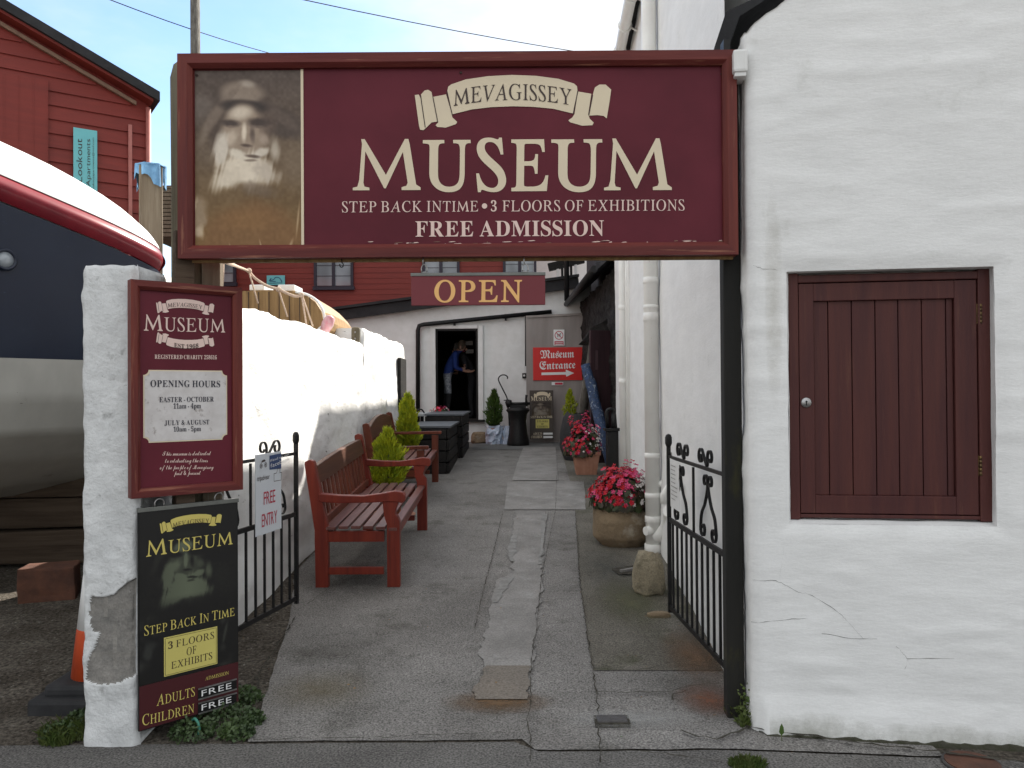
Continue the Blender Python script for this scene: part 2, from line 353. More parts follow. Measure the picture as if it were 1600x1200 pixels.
M['table_grey'] = mat('table_grey', (.42, .44, .46), (.34, .36, .38), 6, .3)
M['harbour_print'] = mat('harbour_print', (.62, .595, .585), (.50, .47, .455), 16, .5, spots=((.27, .23, .21), 26, .60, .12, (1, 1, .8)), lo=.4, hi=.75)
M['hose'] = mat('hose', (.05, .22, .16), rough=.5)

# ---------------------------------------------------------------- lettering
_gc = {}; _fo = bpy.data.curves.new('glyph_source', 'FONT'); _fo.resolution_u = 4
_fob = bpy.data.objects.new('glyph_source', _fo); C.objects.link(_fob)
def _raw(ch, off=0):
    _fo.body = ch; _fo.size = 1; _fo.offset = off
    bpy.context.view_layer.update()
    me = bpy.data.meshes.new_from_object(_fob.evaluated_get(bpy.context.evaluated_depsgraph_get()))
    v = [(q.co.x, q.co.y) for q in me.vertices]; f = [tuple(p.vertices) for p in me.polygons]; bpy.data.meshes.remove(me); return v, f
BASES = {'serifb': (0x1d434, 0x1d41a, 0x1d7ce), 'serif': (0x1d434, 0x1d41a, 0x1d7ce), 'bold': (0x1d400, 0x1d41a, 0x1d7ce), 'frak': (0x1d56c, 0x1d586, 0x1d7ce), 'script': (0x1d4d0, 0x1d4ea, 0x1d7ce), 'sans': None}
_em = {}; _sk = [None]
_Mp = [(940, 741), (965, 735), (975, 700), (991, 505), (987, 478), (1006, 478), (1120, 672), (1224, 478), (1243, 478), (1250, 505), (1284, 725), (1308, 741), (1308, 755), (1205, 755), (1205, 739), (1231, 732), (1238, 715), (1213, 548), (1119, 745), (1110, 745), (1009, 545), (998, 715), (1003, 735), (1030, 741), (1030, 755), (940, 755)]
def glyph(ch, st):
    k = (ch, st)
    if k in _gc: return _gc[k]
    if st not in _em:
        _em[st] = 1; b = BASES[st]; v, f = _raw(chr(b[0]+7) if b and st in ('serif', 'serifb', 'bold') else 'H'); _em[st] = max(q[1] for q in v) or .7
        if st in ('serif', 'serifb') and _sk[0] is None:
            v, f = _raw(chr(0x1d434+8)); top = [q[0] for q in v if q[1] > .6]; bot = [q[0] for q in v if q[1] < .05]
            _sk[0] = ((max(top)+min(top))/2-(max(bot)+min(bot))/2)/_em[st]
    if st in ('serif', 'serifb') and ch == 'M':
        V = [((a-940)/280, (755-b_)/277) for a, b_ in _Mp]; F = [tuple(range(len(V)))]
        tb = bmesh.new(); tb.faces.new([tb.verts.new((x, y, 0)) for x, y in V]); bmesh.ops.triangulate(tb, faces=tb.faces)
        tb.verts.index_update(); V = [(q.co.x, q.co.y) for q in tb.verts]; F = [tuple(q.index for q in f.verts) for f in tb.faces]; tb.free()
        _gc[k] = (V, F, 0, 1.314); return _gc[k]
    b = BASES[st]; c = ch
    if b:
        if 'A' <= ch <= 'Z': c = chr(b[0]+ord(ch)-65)
        elif 'a' <= ch <= 'z': c = chr(b[1]+ord(ch)-97)
        elif ch.isdigit(): c = chr(b[2]+ord(ch)-48)
    v, f = _raw(c, .014 if st == 'serifb' else 0); e = _em[st]
    v = [((x-(_sk[0]*y if st in ('serif', 'serifb') and 'A' <= ch <= 'Z' else 0))/e, y/e) for x, y in v]
    xs = [q[0] for q in v] or [0]
    _gc[k] = (v, f, min(xs), max(xs)); return _gc[k]
def text(mb, s, st, x0, x1, z, h, y=-.002, caps=1.0, track=.12, bend=0, tilt=0, weight=0):
    """lays s between x0 and x1 on the local XZ plane (facing -Y), capital height h; caps<1 gives small capitals; bend lifts the middle"""
    if isinstance(mb, Lines): mb = mb.new()
    items = []; cx = 0; first = True
    for ch in s:
        if ch == ' ': cx += .34; first = True; continue
        v, f, a, b = glyph(ch, st)
        sc = 1.0 if (first or not ch.isalpha()) else caps
        if items and s[len(items)-1:len(items)+1] in ('VA', 'AV', 'AT', 'TA', 'AY') and ' ' not in s: cx -= .17
        items.append((v, f, a, cx, sc)); cx += (b-a)*sc+track; first = False
    W = cx-track; kx = (x1-x0)/W
    for n, (v, f, a, px, sc) in enumerate(items):
        vv = []
        for (u, t) in v:
            X = x0+(px+(u-a)*sc)*kx; r = (X-x0)/(x1-x0)*2-1
            vv.append((X, y-.00005*(n % 2), z+t*sc*h+bend*(1-r*r)+tilt*(X-x0)))
        mb.raw(vv, f)
def poly(mb, pts, y): mb.face([(a, y, b) for a, b in pts])
_RB = dict(
 band=[(168, 175), (172, 158), (185, 148), (250, 126), (350, 112), (458, 107), (565, 112), (665, 126), (735, 148), (748, 160), (750, 178), (728, 282), (640, 260), (550, 251), (458, 248), (365, 251), (275, 261), (190, 282)],
 lf=[(103, 203), (162, 192), (182, 262), (190, 296), (211, 316), (205, 326), (160, 341), (122, 338), (114, 330), (126, 318)],
 le=[(50, 192), (66, 174), (82, 171), (97, 181), (108, 240), (122, 314), (96, 318), (78, 336), (60, 352), (45, 350), (40, 330), (22, 194), (40, 192), (48, 210), (60, 300), (68, 338)],
 rf=[(752, 183), (812, 194), (797, 286), (804, 306), (822, 324), (815, 335), (770, 337), (716, 321), (708, 312), (726, 300), (736, 284)],
 re=[(818, 200), (828, 166), (848, 153), (876, 153), (901, 176), (893, 230), (880, 305), (866, 294), (838, 290), (800, 292), (806, 262)])
def ribbon(mb, x, z, W, H=None, y=-.002, flip=False, line=None):
    H = H or W
    if isinstance(mb, Lines): mb = mb.new()
    if isinstance(line, Lines): line = line.new()
    for k, q in _RB.items():
        pts = [(x+(a-22)/878*W, z-(b-230)/878*H*(-1 if flip else 1)) for a, b in q]
        poly(mb, pts, y-(.0012 if k == 'band' else .0006 if k in ('le', 're') else 0))
    if line is not None:
        for a, b, c, d in ((103, 203, 124, 316), (165, 180, 190, 286), (752, 180, 730, 284), (818, 200, 800, 290), (48, 196, 68, 340)):
            t = 4/878*W; f = (-1 if flip else 1)
            p = [(x+(q-22)/878*W, z-(r-230)/878*H*f) for q, r in ((a, b), (c, d))]
            poly(line, [(p[0][0]-t/2, p[0][1]), (p[0][0]+t/2, p[0][1]), (p[1][0]+t/2, p[1][1]), (p[1][0]-t/2, p[1][1])], y-.0018)
class Lines:
    """lettering of several lines, one mesh each"""
    def __init__(s): s.l = []
    def new(s): s.l.append(MB()); return s.l[-1]
    def build(s, name, mat, parent): return [m.build(name, mat, parent) for m in s.l][0]
class Frame:
    """plane of an upright flat thing: local X along it, Z up, -Y to the viewer"""
    def __init__(s, pl, dl, pr, dr, pyb):
        a = P(pl, pyb, dl); b = P(pr, pyb, dr); s.rz = math.atan2(b.y-a.y, b.x-a.x); s.loc = a
        s.M = Matrix.Translation(a) @ Matrix.Rotation(s.rz, 4, 'Z'); s.I = s.M.inverted()
    def hit(s, px, py, y=0):
        r = s.I.to_3x3() @ ray(px, py); o = s.I @ _CO; t = (y-o.y)/r.y; q = o+r*t; return (q.x, q.z)
    def x(s, px, py): return s.hit(px, py)[0]
    def z(s, px, py): return s.hit(px, py)[1]
    def text(s, mb, t, st, p0, p1, capY=None, h=None, y=-.002, **k):
        """p0/p1: pixel of the baseline's two ends; capY: pixel row of the capital tops at the left end"""
        a = s.hit(*p0); b = s.hit(*p1)
        hh = h if h else s.hit(p0[0], capY)[1]-a[1]
        text(mb, t, st, a[0], b[0], a[1], hh, y=y, tilt=(b[1]-a[1])/(b[0]-a[0]), **k)
def mitre_frame(w, h, fw, front, back, lip, lipd):
    """picture frame with a sloping inner lip, in local coordinates, lower left corner at the origin"""
    def rect(i, y): return [(i, y, i), (w-i, y, i), (w-i, y, h-i), (i, y, h-i)]
    R_ = [rect(0, back), rect(0, front), rect(fw-lip, front), rect(fw, front+lipd), rect(fw, back)]
    out = []
    for k in (0, 2, 1, 3):
        m = MB()
        for a, b in zip(R_, R_[1:]+R_[:1]): m.face([a[k], a[(k+1) % 4], b[(k+1) % 4], b[k]])
        out.append(m)
    return out
def frame_parts(fr, parent):
    for i, m in enumerate(fr): m.build('frame_rail' if i < 2 else 'frame_stile', M['sign_frame' if i < 2 else 'sign_frame_v'], parent, bevel=.002)
def painted(name, parent, w, h, nx, ny, fn, y=0, x0=0, z0=0, mat_='portrait'):
    """a printed picture: a flat sheet coloured point by point, fn(u, v down) -> array of sRGB 0..255"""
    us = np.linspace(0, 1, nx); vs = np.linspace(0, 1, ny); U, V = np.meshgrid(us, vs, indexing='ij')
    col = np.clip(fn(U, V), 0, 255)/255.0; col = np.where(col <= .04045, col/12.92, ((col+.055)/1.055)**2.4)
    m = MB(); m.grid(list(us), list(vs), lambda u, v: Vector((x0+u*w, y, z0+(1-v)*h)), smooth=False)
    o = m.build(name, M[mat_], parent, fixn=False)
    at = o.data.color_attributes.new('Col', 'FLOAT_COLOR', 'POINT')
    a = np.ones((nx*ny, 4), dtype=np.float32); a[:, :3] = col.reshape(-1, 3); at.data.foreach_set('color', a.ravel()); return o
def vnoise(U, V, sx, sy, seed):
    rg = np.random.RandomState(seed); gr = rg.rand(64, 64); x = U*sx; y = V*sy; xi = np.floor(x).astype(int); yi = np.floor(y).astype(int); fx = x-xi; fy = y-yi
    fx = fx*fx*(3-2*fx); fy = fy*fy*(3-2*fy); q = lambda i, j: gr[i % 64, j % 64]
    return q(xi, yi)*(1-fx)*(1-fy)+q(xi+1, yi)*fx*(1-fy)+q(xi, yi+1)*(1-fx)*fy+q(xi+1, yi+1)*fx*fy
def blob(img, U, V, c, cx, cy, rx, ry, ang=0, al=1, soft=.5, nz_=0):
    a = math.radians(ang); dx = U-cx; dy = V-cy; x = (dx*math.cos(a)+dy*math.sin(a))/rx; y = (-dx*math.sin(a)+dy*math.cos(a))/ry
    r = np.sqrt(x*x+y*y)
    r = r+nz_
    k = np.clip((1-r)/soft, 0, 1); k = (k*k*(3-2*k)*al)[..., None]
    return img*(1-k)+np.array(c, float)*k

# ================================================================ THE SETTING
def sheet(name, rows, mat_, lift, label=None, nx=6, jit=0, kind='structure'):
    """rows of (left point, right point) on the ground -> one thin sheet lying on it"""
    m = MB(); V = []
    for i, (a, b) in enumerate(rows):
        r = []
        for k in range(nx+1):
            p = a+(b-a)*(k/nx)
            if jit and k in (0, nx): p = p+Vector((jit*1.5*fb((p.y*7, k*3.1, 2), 4)+R.uniform(-.15, .15)*jit, 0, 0))
            r.append(m.bm.verts.new((p.x, p.y, g(p.y)+lift)))
        V.append(r)
    for A, Bq in zip(V, V[1:]):
        for k in range(nx): m.bm.faces.new((A[k], A[k+1], Bq[k+1], Bq[k]))
    o = m.build(name, mat_); tagv(o, kind=kind); return o
def pxrows(rows, n=5):
    out = []
    for (y0, a0, b0), (y1, a1, b1) in zip(rows, rows[1:]):
        for k in range(n):
            t = k/n; y = y0+(y1-y0)*t; out.append((B(a0+(a1-a0)*t, y), B(b0+(b1-b0)*t, y)))
    y, a, b = rows[-1]; out.append((B(a, y), B(b, y))); return out
m = MB(); ys = [-60, -20, -9]+lin(-8, 16, 121)+[20, 30, 60, 150]; xs = [-120, -40, -15, -8, -4, -1.7, 0, 1.7, 4, 8, 15, 40, 120]
m.grid(xs, ys, lambda x, y: Vector((x, y, g(y)-.004)), smooth=False); tagv(m.build('ground', M['gravel']), kind='structure')
xs = lin(-9, 9, 181)
def kerbline(x): return (3.44 if x < .085 else 3.345)+.012*mn.noise((x*7, 0, 3))-(.10*(x-.9) if x > .9 else 0)
m = MB(); m.grid(xs, lin(0, 1, 40), lambda x, t: Vector((x, -6+(kerbline(x)+6)*(t**.4), .001)), smooth=False); tagv(m.build('street', M['asphalt']), kind='structure')
_le = [(3.3, -1.13), (4.0, -1.22), (4.9, -1.37), (6, -1.63), (16, -1.66)]
def leftedge(y):
    for (a, p), (b, q) in zip(_le, _le[1:]):
        if y <= b: return p+(q-p)*(y-a)/(b-a)+.02*mn.noise((y*6, 1, 1))*(1 if y < 6 else 0)
    return -1.66
m = MB(); m.grid(lin(0, 1, 60), lin(0, 1, 200), lambda u, v: (lambda y0: (lambda y: Vector((leftedge(y)+(1.75-leftedge(y))*u, y, g(y)+.005)))(y0+(15.6-y0)*v**1.3))(kerbline(-1.1+2.85*u)+.008), smooth=False)
tagv(m.build('path', M['concrete']), kind='structure')
sheet('path_damp_strip', pxrows([(692, 872, 960), (720, 881, 985), (760, 893, 1010), (800, 899, 1046), (877, 903, 1075), (908, 906, 1085), (1008, 919, 1130), (1050, 927, 1150)], 8), M['concrete_damp'], .009, jit=.006, nx=10)
sheet('path_slab', pxrows([(754, 793, 912), (775, 791, 914), (798, 788, 915)], 6), M['screed'], .013, jit=.006)
sheet('path_slab', pxrows([(700, 818, 868), (725, 808, 870), (752, 800, 872)], 6), M['screed'], .013, jit=.004)
sheet('path_patch', pxrows([(799, 806, 854), (825, 802, 852), (867, 798, 848), (896, 802, 846), (908, 776, 848), (946, 767, 842), (983, 762, 836), (1025, 750, 833), (1052, 757, 830)], 12), M['screed'], .012, jit=.024, nx=8)
for rr in ([(838, 800, 808), (862, 793, 806), (880, 797, 803)], [(905, 788, 806), (925, 776, 790), (945, 770, 778)], [(805, 846, 855), (850, 845, 849), (885, 840, 847)]):
    sheet('path_patch_edge', pxrows(rr, 14), M['screed_edge'], .016, jit=.015, nx=2)
sheet('path_patch', pxrows([(1044, 757, 829), (1075, 746, 826), (1097, 738, 815)], 12), M['screed_brown'], .0145, jit=.022, nx=8)
sheet('paving_slabs', pxrows([(688, 742, 905), (703, 738, 880)], 6), M['flag'], .011)
def crack(pts, wd=.006, lift=.019, jit=.008):
    q = [B(*p) for p in pts]; out = []
    for a, b in zip(q, q[1:]):
        n = max(2, int((b-a).length/.035))
        out += [a+(b-a)*(k/n)+Vector((R.uniform(-jit, jit), R.uniform(-jit, jit), 0)) for k in range(n)]
    out.append(q[-1]); m = MB(); pv = None
    for i, p in enumerate(out):
        d = (out[min(i+1, len(out)-1)]-out[max(i-1, 0)]); nrm = Vector((-d.y, d.x, 0)).normalized()*wd*R.choice((.12, .25, .38, .5, .3))
        v = [m.bm.verts.new((p.x+s*nrm.x, p.y+s*nrm.y, g(p.y)+lift)) for s in (-1, 1)]
        if pv: m.bm.faces.new((pv[0], pv[1], v[1], v[0]))
        pv = v
    tagv(m.build('path_crack', M['crack']), kind='structure')
crack([(785, 806), (772, 862), (758, 917)], .007, jit=.003); crack([(760, 905), (742, 987)], .006, jit=.004)
crack([(835, 1000), (829, 1060), (829, 1108), (823, 1130), (829, 1155), (829, 1198)], .006, jit=.004)
crack([(899, 802), (903, 860), (906, 908), (912, 960), (919, 1008), (927, 1050), (931, 1087), (935, 1110), (938, 1199)], .008, jit=.007)
crack([(927, 1050), (993, 1053), (1061, 1043), (1128, 1050)], .006, jit=.007); crack([(930, 1087), (1000, 1087), (1044, 1087), (1075, 1078), (1124, 1073)], .009, jit=.006)
crack([(1061, 1148), (1090, 1156), (1118, 1161), (1145, 1153), (1172, 1141)], .018, jit=.012); crack([(938, 1176), (1039, 1184), (1124, 1197)], .009, jit=.008)
crack([(395, 1162), (500, 1160), (600, 1158), (700, 1154), (828, 1150)], .006, jit=.008); crack([(398, 1118), (404, 1058), (441, 1000), (462, 968)], .012, jit=.008)
crack([(462, 882), (495, 850), (520, 822)], .02, jit=.006); crack([(870, 745), (868, 800), (846, 905), (838, 990)], .005, jit=.004)
crack([(1165, 1142), (1260, 1156), (1360, 1170), (1480, 1183), (1600, 1199)], .022, jit=.010, lift=.021)
crack([(545, 900), (480, 948)], .005, jit=.01); crack([(1054, 1100), (1052, 1090), (1075, 1083)], .012, jit=.01)
def stain(c, rx, ry, col, lift, soft=.9):
    mm = bpy.data.materials.new('ground_stain'); mm.use_nodes = True; t = mm.node_tree; b = t.nodes['Principled BSDF']; b.inputs['Base Color'].default_value = (*col, 1); b.inputs['Roughness'].default_value = .9
    tc = t.nodes.new('ShaderNodeTexCoord'); gr = t.nodes.new('ShaderNodeTexGradient'); gr.gradient_type = 'SPHERICAL'; n = t.nodes.new('ShaderNodeTexNoise'); n.inputs['Scale'].default_value = 4.5; n.inputs['Detail'].default_value = 8; n.inputs['Roughness'].default_value = .7
    a = t.nodes.new('ShaderNodeMath'); a.operation = 'MULTIPLY'; r = t.nodes.new('ShaderNodeMapRange'); r.inputs['From Min'].default_value = .08; r.inputs['From Max'].default_value = .5; r.inputs['To Max'].default_value = soft
    t.links.new(tc.outputs['Object'], gr.inputs[0]); t.links.new(tc.outputs['Object'], n.inputs['Vector']); t.links.new(gr.outputs['Fac'], a.inputs[0]); t.links.new(n.outputs['Fac'], a.inputs[1]); t.links.new(a.outputs[0], r.inputs[0]); t.links.new(r.outputs[0], b.inputs['Alpha'])
    m = MB(); m.grid(lin(-1, 1, 7), lin(-1, 1, 7), lambda u, v: Vector((u, v, g(c.y+v*ry)-g(c.y))), smooth=False)
    o = m.build('path_stain', mm, loc=(c.x, c.y, g(c.y)+lift)); o.scale = (rx, ry, 1); tagv(o, kind='structure')
stain(B(1108, 1100), .20, .22, (.150, .060, .030), .0235, .85); stain(B(1085, 1030), .22, .5, (.14, .075, .035), .0225, .7); stain(B(778, 1100), .34, .16, (.13, .075, .035), .0105, .95)
stain(B(985, 945), .30, .7, (.085, .085, .04), .0215, .75); stain(B(500, 1080), .35, .3, (.16, .13, .075), .0095, .5); stain(B(950, 890), .35, .8, (.06, .06, .05), .0205, .6)
stain(B(985, 1130), .4, .12, (.34, .34, .33), .0205, .5); stain(B(560, 900), .5, .8, (.055, .05, .045), .0085, .6); stain(B(930, 760), .35, .8, (.06, .058, .05), .0205, .6)

# ---------------------------------------------------------------- alley wall on the left
def wallx(y, z): return .022*fb((y*1.6, z*2.6, 3), 2)+.010*abs(fb((y*2.8, z*5.5, 9), 2))+.002*fb((y*9, z*16, 5), 2)
def walltop(y): return (2.06 if y < 9.12 else 2.24)+.025*fb((y*1.3, 7, 1))+.012*fb((y*7, 2, 4), 2)
t = thing('alley_wall', 'long rough whitewashed rubble wall along the left side of the alley, half in sunshine', 'wall', (-1.7, 8.2, .2))
ys = lin(3.93, 9.10, 150)+[9.115, 9.125]+lin(9.14, 12.6, 100)
m = MB(); vs = [-1, -.6]+lin(-.5, 0, 5)[:-1]+lin(0, 1, 64)
def aw(y, v):
    T = walltop(y); z0 = g(y)-.1
    if v >= 0:
        z = T-(T-z0)*v; r = max(0, .05-(T-z)); return Vector((-1.69+wallx(y, z)-r*.5+.03*v, y, z))
    if v > -.55: return Vector((-1.69-.36*(-v/.5)+.02, y, T+.012*fb((y*9, v*9, 2), 2)))
    return Vector((-2.06, y, T+(z0-T)*((-v-.55)/.45)))
m.grid(ys, vs, aw); m.box((-1.87, 12.58, 1.2), (.36, .03, 1.9)); m.box((-1.87, 3.95, 1.0), (.34, .03, 2.0))
m.build('wall', M['white_rubble'], t, world=True)
o = MB(); p = P(623, 600, 12.0)
o.box((-1.655, 12.05, 1.62), (.05, .62, .78), bev=.006); o.build('notice_frame', M['black_wood'], t, world=True)
# ---------------------------------------------------------------- pillar
t = thing('gate_pillar', 'whitewashed block pillar with a patch of render broken away near its foot', 'pillar', (-1.72, 3.68, 0))
X0, X1, Y0, Y1, ZT = -1.845, -1.605, 3.42, 3.93, 2.055
PL = [(222, 895), (205, 905), (176, 928), (158, 935), (140, 930), (134, 960), (141, 985), (153, 988), (147, 1003), (139, 1018), (136, 1030), (128, 1062), (150, 1068), (185, 1065), (224, 1050)]
PLw = [((px-800)/FPX*3.42, 1.5-(py-612-.007*(800-px))/FPX*3.42) for px, py in PL]
def inpoly(x, z, q):
    c = False
    for (a, b), (d, e) in zip(q, q[1:]+q[:1]):
        if (b > z) != (e > z) and x < (d-a)*(z-b)/(e-b)+a: c = not c
    return c
def bare(x, z):
    """signed distance into the patch where the render has come away"""
    x += .010*fb((x*13, z*13, 1), 3); z += .010*fb((x*13, z*13, 6), 3); dmin = 9
    for (a, b), (d, e) in zip(PLw, PLw[1:]+PLw[:1]):
        l = (d-a)**2+(e-b)**2; k = max(0, min(1, ((x-a)*(d-a)+(z-b)*(e-b))/l)); dmin = min(dmin, math.hypot(x-a-k*(d-a), z-b-k*(e-b)))
    return dmin if inpoly(x, z, PLw) else -dmin
per = [(X0, Y1), (X0, Y0), (X1, Y0), (X1, Y1)]; us = lin(0, 1, 22)+[1+q for q in lin(0, 1, 76)[1:]]+[2+q for q in lin(0, 1, 24)[1:]]
def pil(u, z):
    k = min(int(u), 2); t_ = u-k; a, b = per[k], per[k+1]; x = a[0]+(b[0]-a[0])*t_; y = a[1]+(b[1]-a[1])*t_
    cxx, cyy = (X0+X1)/2, (Y0+Y1)/2; dx, dy = x-cxx, y-cyy; hx, hy = (X1-X0)/2, (Y1-Y0)/2; r = .028
    ax, ay = max(0, abs(dx)-(hx-r)), max(0, abs(dy)-(hy-r)); l = math.hypot(ax, ay)
    if l > r: dx = math.copysign(hx-r+ax*r/l, dx); dy = math.copysign(hy-r+ay*r/l, dy)
    n = .009*fb((x*5, y*5, z*4))+.004*fb((x*18, y*18, z*14), 3)-.02*max(0, .5-z)*0
    if k == 1 and .2 < z < .75: n -= .012*max(0, min(1, (bare(x, z)+.002)/.006))
    topr = max(0, z-(ZT-.05)); sc = 1-topr*topr*30+n/.12; zz = z+.012*fb((x*9, y*9, 3), 2)*(1 if z > ZT-.2 else 0)
    return Vector((cxx+dx*sc+.012*fb((z*1.7, 4, 2), 2), cyy+dy*(1-topr*topr*12+n/.25), zz))
def pmask(u, z):
    if 1 <= u < 2:
        x = X0+(X1-X0)*(u-1)
        if .2 < z < .75 and bare(x, z) > .001: return 2 if ((z+.03) % .205 < .022 or (abs(x+1.745) < .010 and .55 < z < .68) or (abs(x+1.70) < .010 and .33 < z < .52)) else 1
    return 0
m = MB(); zs = lin(-.05, .2, 14)+lin(.2, .75, 130)[1:]+lin(.75, ZT, 80)[1:]; V = m.grid(us, zs, pil, pmask); top = [r[-1] for r in V]
cv = m.bm.verts.new(((X0+X1)/2, (Y0+Y1)/2, ZT+.008))
for a, b in zip(top, top[1:]): m.bm.faces.new((a, b, cv))
m.build('shaft', [M['pillar'], M['block'], M['mortar']], t, world=True)
# ---------------------------------------------------------------- building with the shutter
A = Vector((1.045, 3.50, 0)); dirw = Vector((1, -.13, 0)).normalized(); nw = Vector((dirw.y, -dirw.x, 0))     # nw points to the viewer
t = thing('shutter_building', 'white rendered building with a closed maroon timber shutter beside the gateway', 'building', A, math.atan2(dirw.y, dirw.x))
IM = MAT[t].inverted()
def wl(px, py, off=0):
    r = IM.to_3x3() @ ray(px, py); o_ = IM @ _CO; k = (off-o_.y)/r.y; q = o_+r*k; return q.x, q.z
ho = [wl(1230, 425), wl(1555, 414), wl(1559, 826), wl(1234, 817)]        # recess mouth
hx0, hx1 = (ho[0][0]+ho[3][0])/2, (ho[1][0]+ho[2][0])/2; hz0, hz1 = (ho[2][1]+ho[3][1])/2, (ho[0][1]+ho[1][1])/2
def topz(u): return 3.10+(.62*u if u > .08 else .9*max(u, 0)-.024)
def wdisp(u, z): return .012*fb((u*1.3, z*1.5, 2), 2)+.007*max(0, fb((u*2.6+.6*fb((u*2, z*3, 8), 2), z*12, 5), 2)-.08)+.0008*fb((u*13, z*30, 4), 2)
us = [-.5, -.3, -.12, -.06]+lin(-.03, 0, 4)[:-1]+lin(0, .05, 4)+lin(.05, hx0, 8)[1:]+lin(hx0, hx1, 46)[1:]+lin(hx1, 1.75, 46)[1:]+[2.2, 3, 5]
zs = lin(-.06, hz0, 56)+lin(hz0, hz1, 60)[1:]+lin(hz1, 3.4, 74)[1:]+[3.8, 4.4, 5.2]
def sw(u, z):
    d = wdisp(u, z) if u < 3 else 0
    zt = topz(u) if u >= 0 else 3.08
    z = min(z, zt+.01*fb((u*14, 2, 3), 2))
    nearhole = min(1, max(0, max(hx0-u, u-hx1, hz0-z, z-hz1))/.05)
    bot = .03*max(0, .18-z)/.18
    if u < .04:            # rounded corner, then the side
        q = (u-.04)/.09
        if u >= -.03: a = (-.0 - (u-.04))/.07*math.pi/2; return Vector((.04-.05*math.sin(a)-d*.5, .05-.05*math.cos(a)-d, z))
        return Vector((-.012-d+.01*fb((u*4, z*3, 3), 2), .05+(-u-.03), z))
    return Vector((u, -d-bot+.012*(1-nearhole), z))
m = MB(); m.grid(us, zs, sw, lambda u, z: None if (hx0 < u < hx1 and hz0 < z < hz1) else 0)
di = [wl(1237, 432, .07), wl(1542, 423, .07), wl(1545, 811, .07), wl(1240, 808, .07)]
dx0, dx1 = (di[0][0]+di[3][0])/2, (di[1][0]+di[2][0])/2; dz0, dz1 = (di[2][1]+di[3][1])/2, (di[0][1]+di[1][1])/2
def ringpt(s, q):          # reveal between the mouth and the shutter frame
    k = s % 4; i = int(k); f = k-i
    O = [(hx0, hz1), (hx1, hz1), (hx1, hz0), (hx0, hz0)]; I = [(dx0-.01, dz1+.01), (dx1+.01, dz1+.01), (dx1+.01, dz0-.01), (dx0-.01, dz0-.01)]
    o_ = [O[i][c]+(O[(i+1) % 4][c]-O[i][c])*f for c in (0, 1)]; n_ = [I[i][c]+(I[(i+1) % 4][c]-I[i][c])*f for c in (0, 1)]
    e = q*q*(3-2*q) if q < 1 else 1; wv = .004*fb((s*6, q*2, 1), 2)
    return Vector((o_[0]+(n_[0]-o_[0])*e+wv, -wdisp(*o_)*(1-q)+.012-.024*(1-q)*0+.085*q**1.3, o_[1]+(n_[1]-o_[1])*e+wv))
m.grid([i/16 for i in range(65)], [0, .15, .3, .5, .75, 1], ringpt)
wall = m.build('wall', M['white_render'], t)
m = MB()
for pts in ([(1176, 908), (1212, 907), (1230, 916), (1248, 926), (1262, 928), (1290, 942), (1316, 962), (1349, 998)], [(1176, 974), (1215, 970), (1262, 966)], [(1284, 990), (1330, 997), (1370, 998)], [(1400, 1009), (1417, 1029), (1490, 1028)], [(1417, 1029), (1413, 1050)], [(1176, 415), (1192, 420), (1215, 422)], [(1225, 857), (1218, 905)]):
    q = []
    for a, b in zip(pts, pts[1:]):
        for k in range(4): q.append((a[0]+(b[0]-a[0])*k/4+R.uniform(-1, 1), a[1]+(b[1]-a[1])*k/4+R.uniform(-1, 1)))
    q = [wl(*p_) for p_ in q+[pts[-1]]]; pr = None
    for i, (u, z) in enumerate(q):
        y = sw(u, z).y-.0022; ww = R.choice((.0002, .0004, .0007, .001)); v = [m.bm.verts.new((u, y, z+s*ww)) for s in (-1, 1)]
        if pr: m.bm.faces.new((pr[0], pr[1], v[1], v[0]))
        pr = v
    m.build('plaster_crack', M['crack'], t); m = MB()
m = MB()
m.grid(lin(.02, 1.75, 120), lin(0, 1, 4), lambda u, v: Vector((u, sw(u, .02).y-.004-.02*(1-v), -.02+(.036+.012*fb((u*14, 3, 1), 4))*v)))
m.build('moss_line', M['moss'], t)
def wall_stain(u0, z0, ru, rz, col, al):
    mm = bpy.data.materials.new('wall_stain'); mm.use_nodes = True; t_ = mm.node_tree; b = t_.nodes['Principled BSDF']; b.inputs['Base Color'].default_value = (*col, 1); b.inputs['Roughness'].default_value = .9; b.inputs['Specular IOR Level'].default_value = .1
    at = t_.nodes.new('ShaderNodeAttribute'); at.attribute_name = 'Col'; tc = t_.nodes.new('ShaderNodeTexCoord'); n = t_.nodes.new('ShaderNodeTexNoise'); n.inputs['Scale'].default_value = 14; n.inputs['Detail'].default_value = 9; n.inputs['Roughness'].default_value = .72
    a = t_.nodes.new('ShaderNodeMath'); a.operation = 'MULTIPLY'; r = t_.nodes.new('ShaderNodeMapRange'); r.inputs['From Min'].default_value = .16; r.inputs['From Max'].default_value = .55; r.inputs['To Max'].default_value = al
    t_.links.new(tc.outputs['Object'], n.inputs['Vector']); t_.links.new(at.outputs['Fac'], a.inputs[0]); t_.links.new(n.outputs['Fac'], a.inputs[1]); t_.links.new(a.outputs[0], r.inputs[0]); t_.links.new(r.outputs[0], b.inputs['Alpha'])
    us_, vs_ = lin(-1, 1, 13), lin(-1, 1, 13); m = MB(); m.grid(us_, vs_, lambda u, v: (lambda p: Vector((p.x, p.y-.005, p.z)))(sw(max(.06, u0+u*ru), max(.0, z0+v*rz))))
    o = m.build('stain', mm, t, fixn=False); c = o.data.color_attributes.new('Col', 'FLOAT_COLOR', 'POINT'); c.data.foreach_set('color', [q for u in us_ for v in vs_ for q in [max(0, 1-math.hypot(u, v))**.6]*3+[1]])
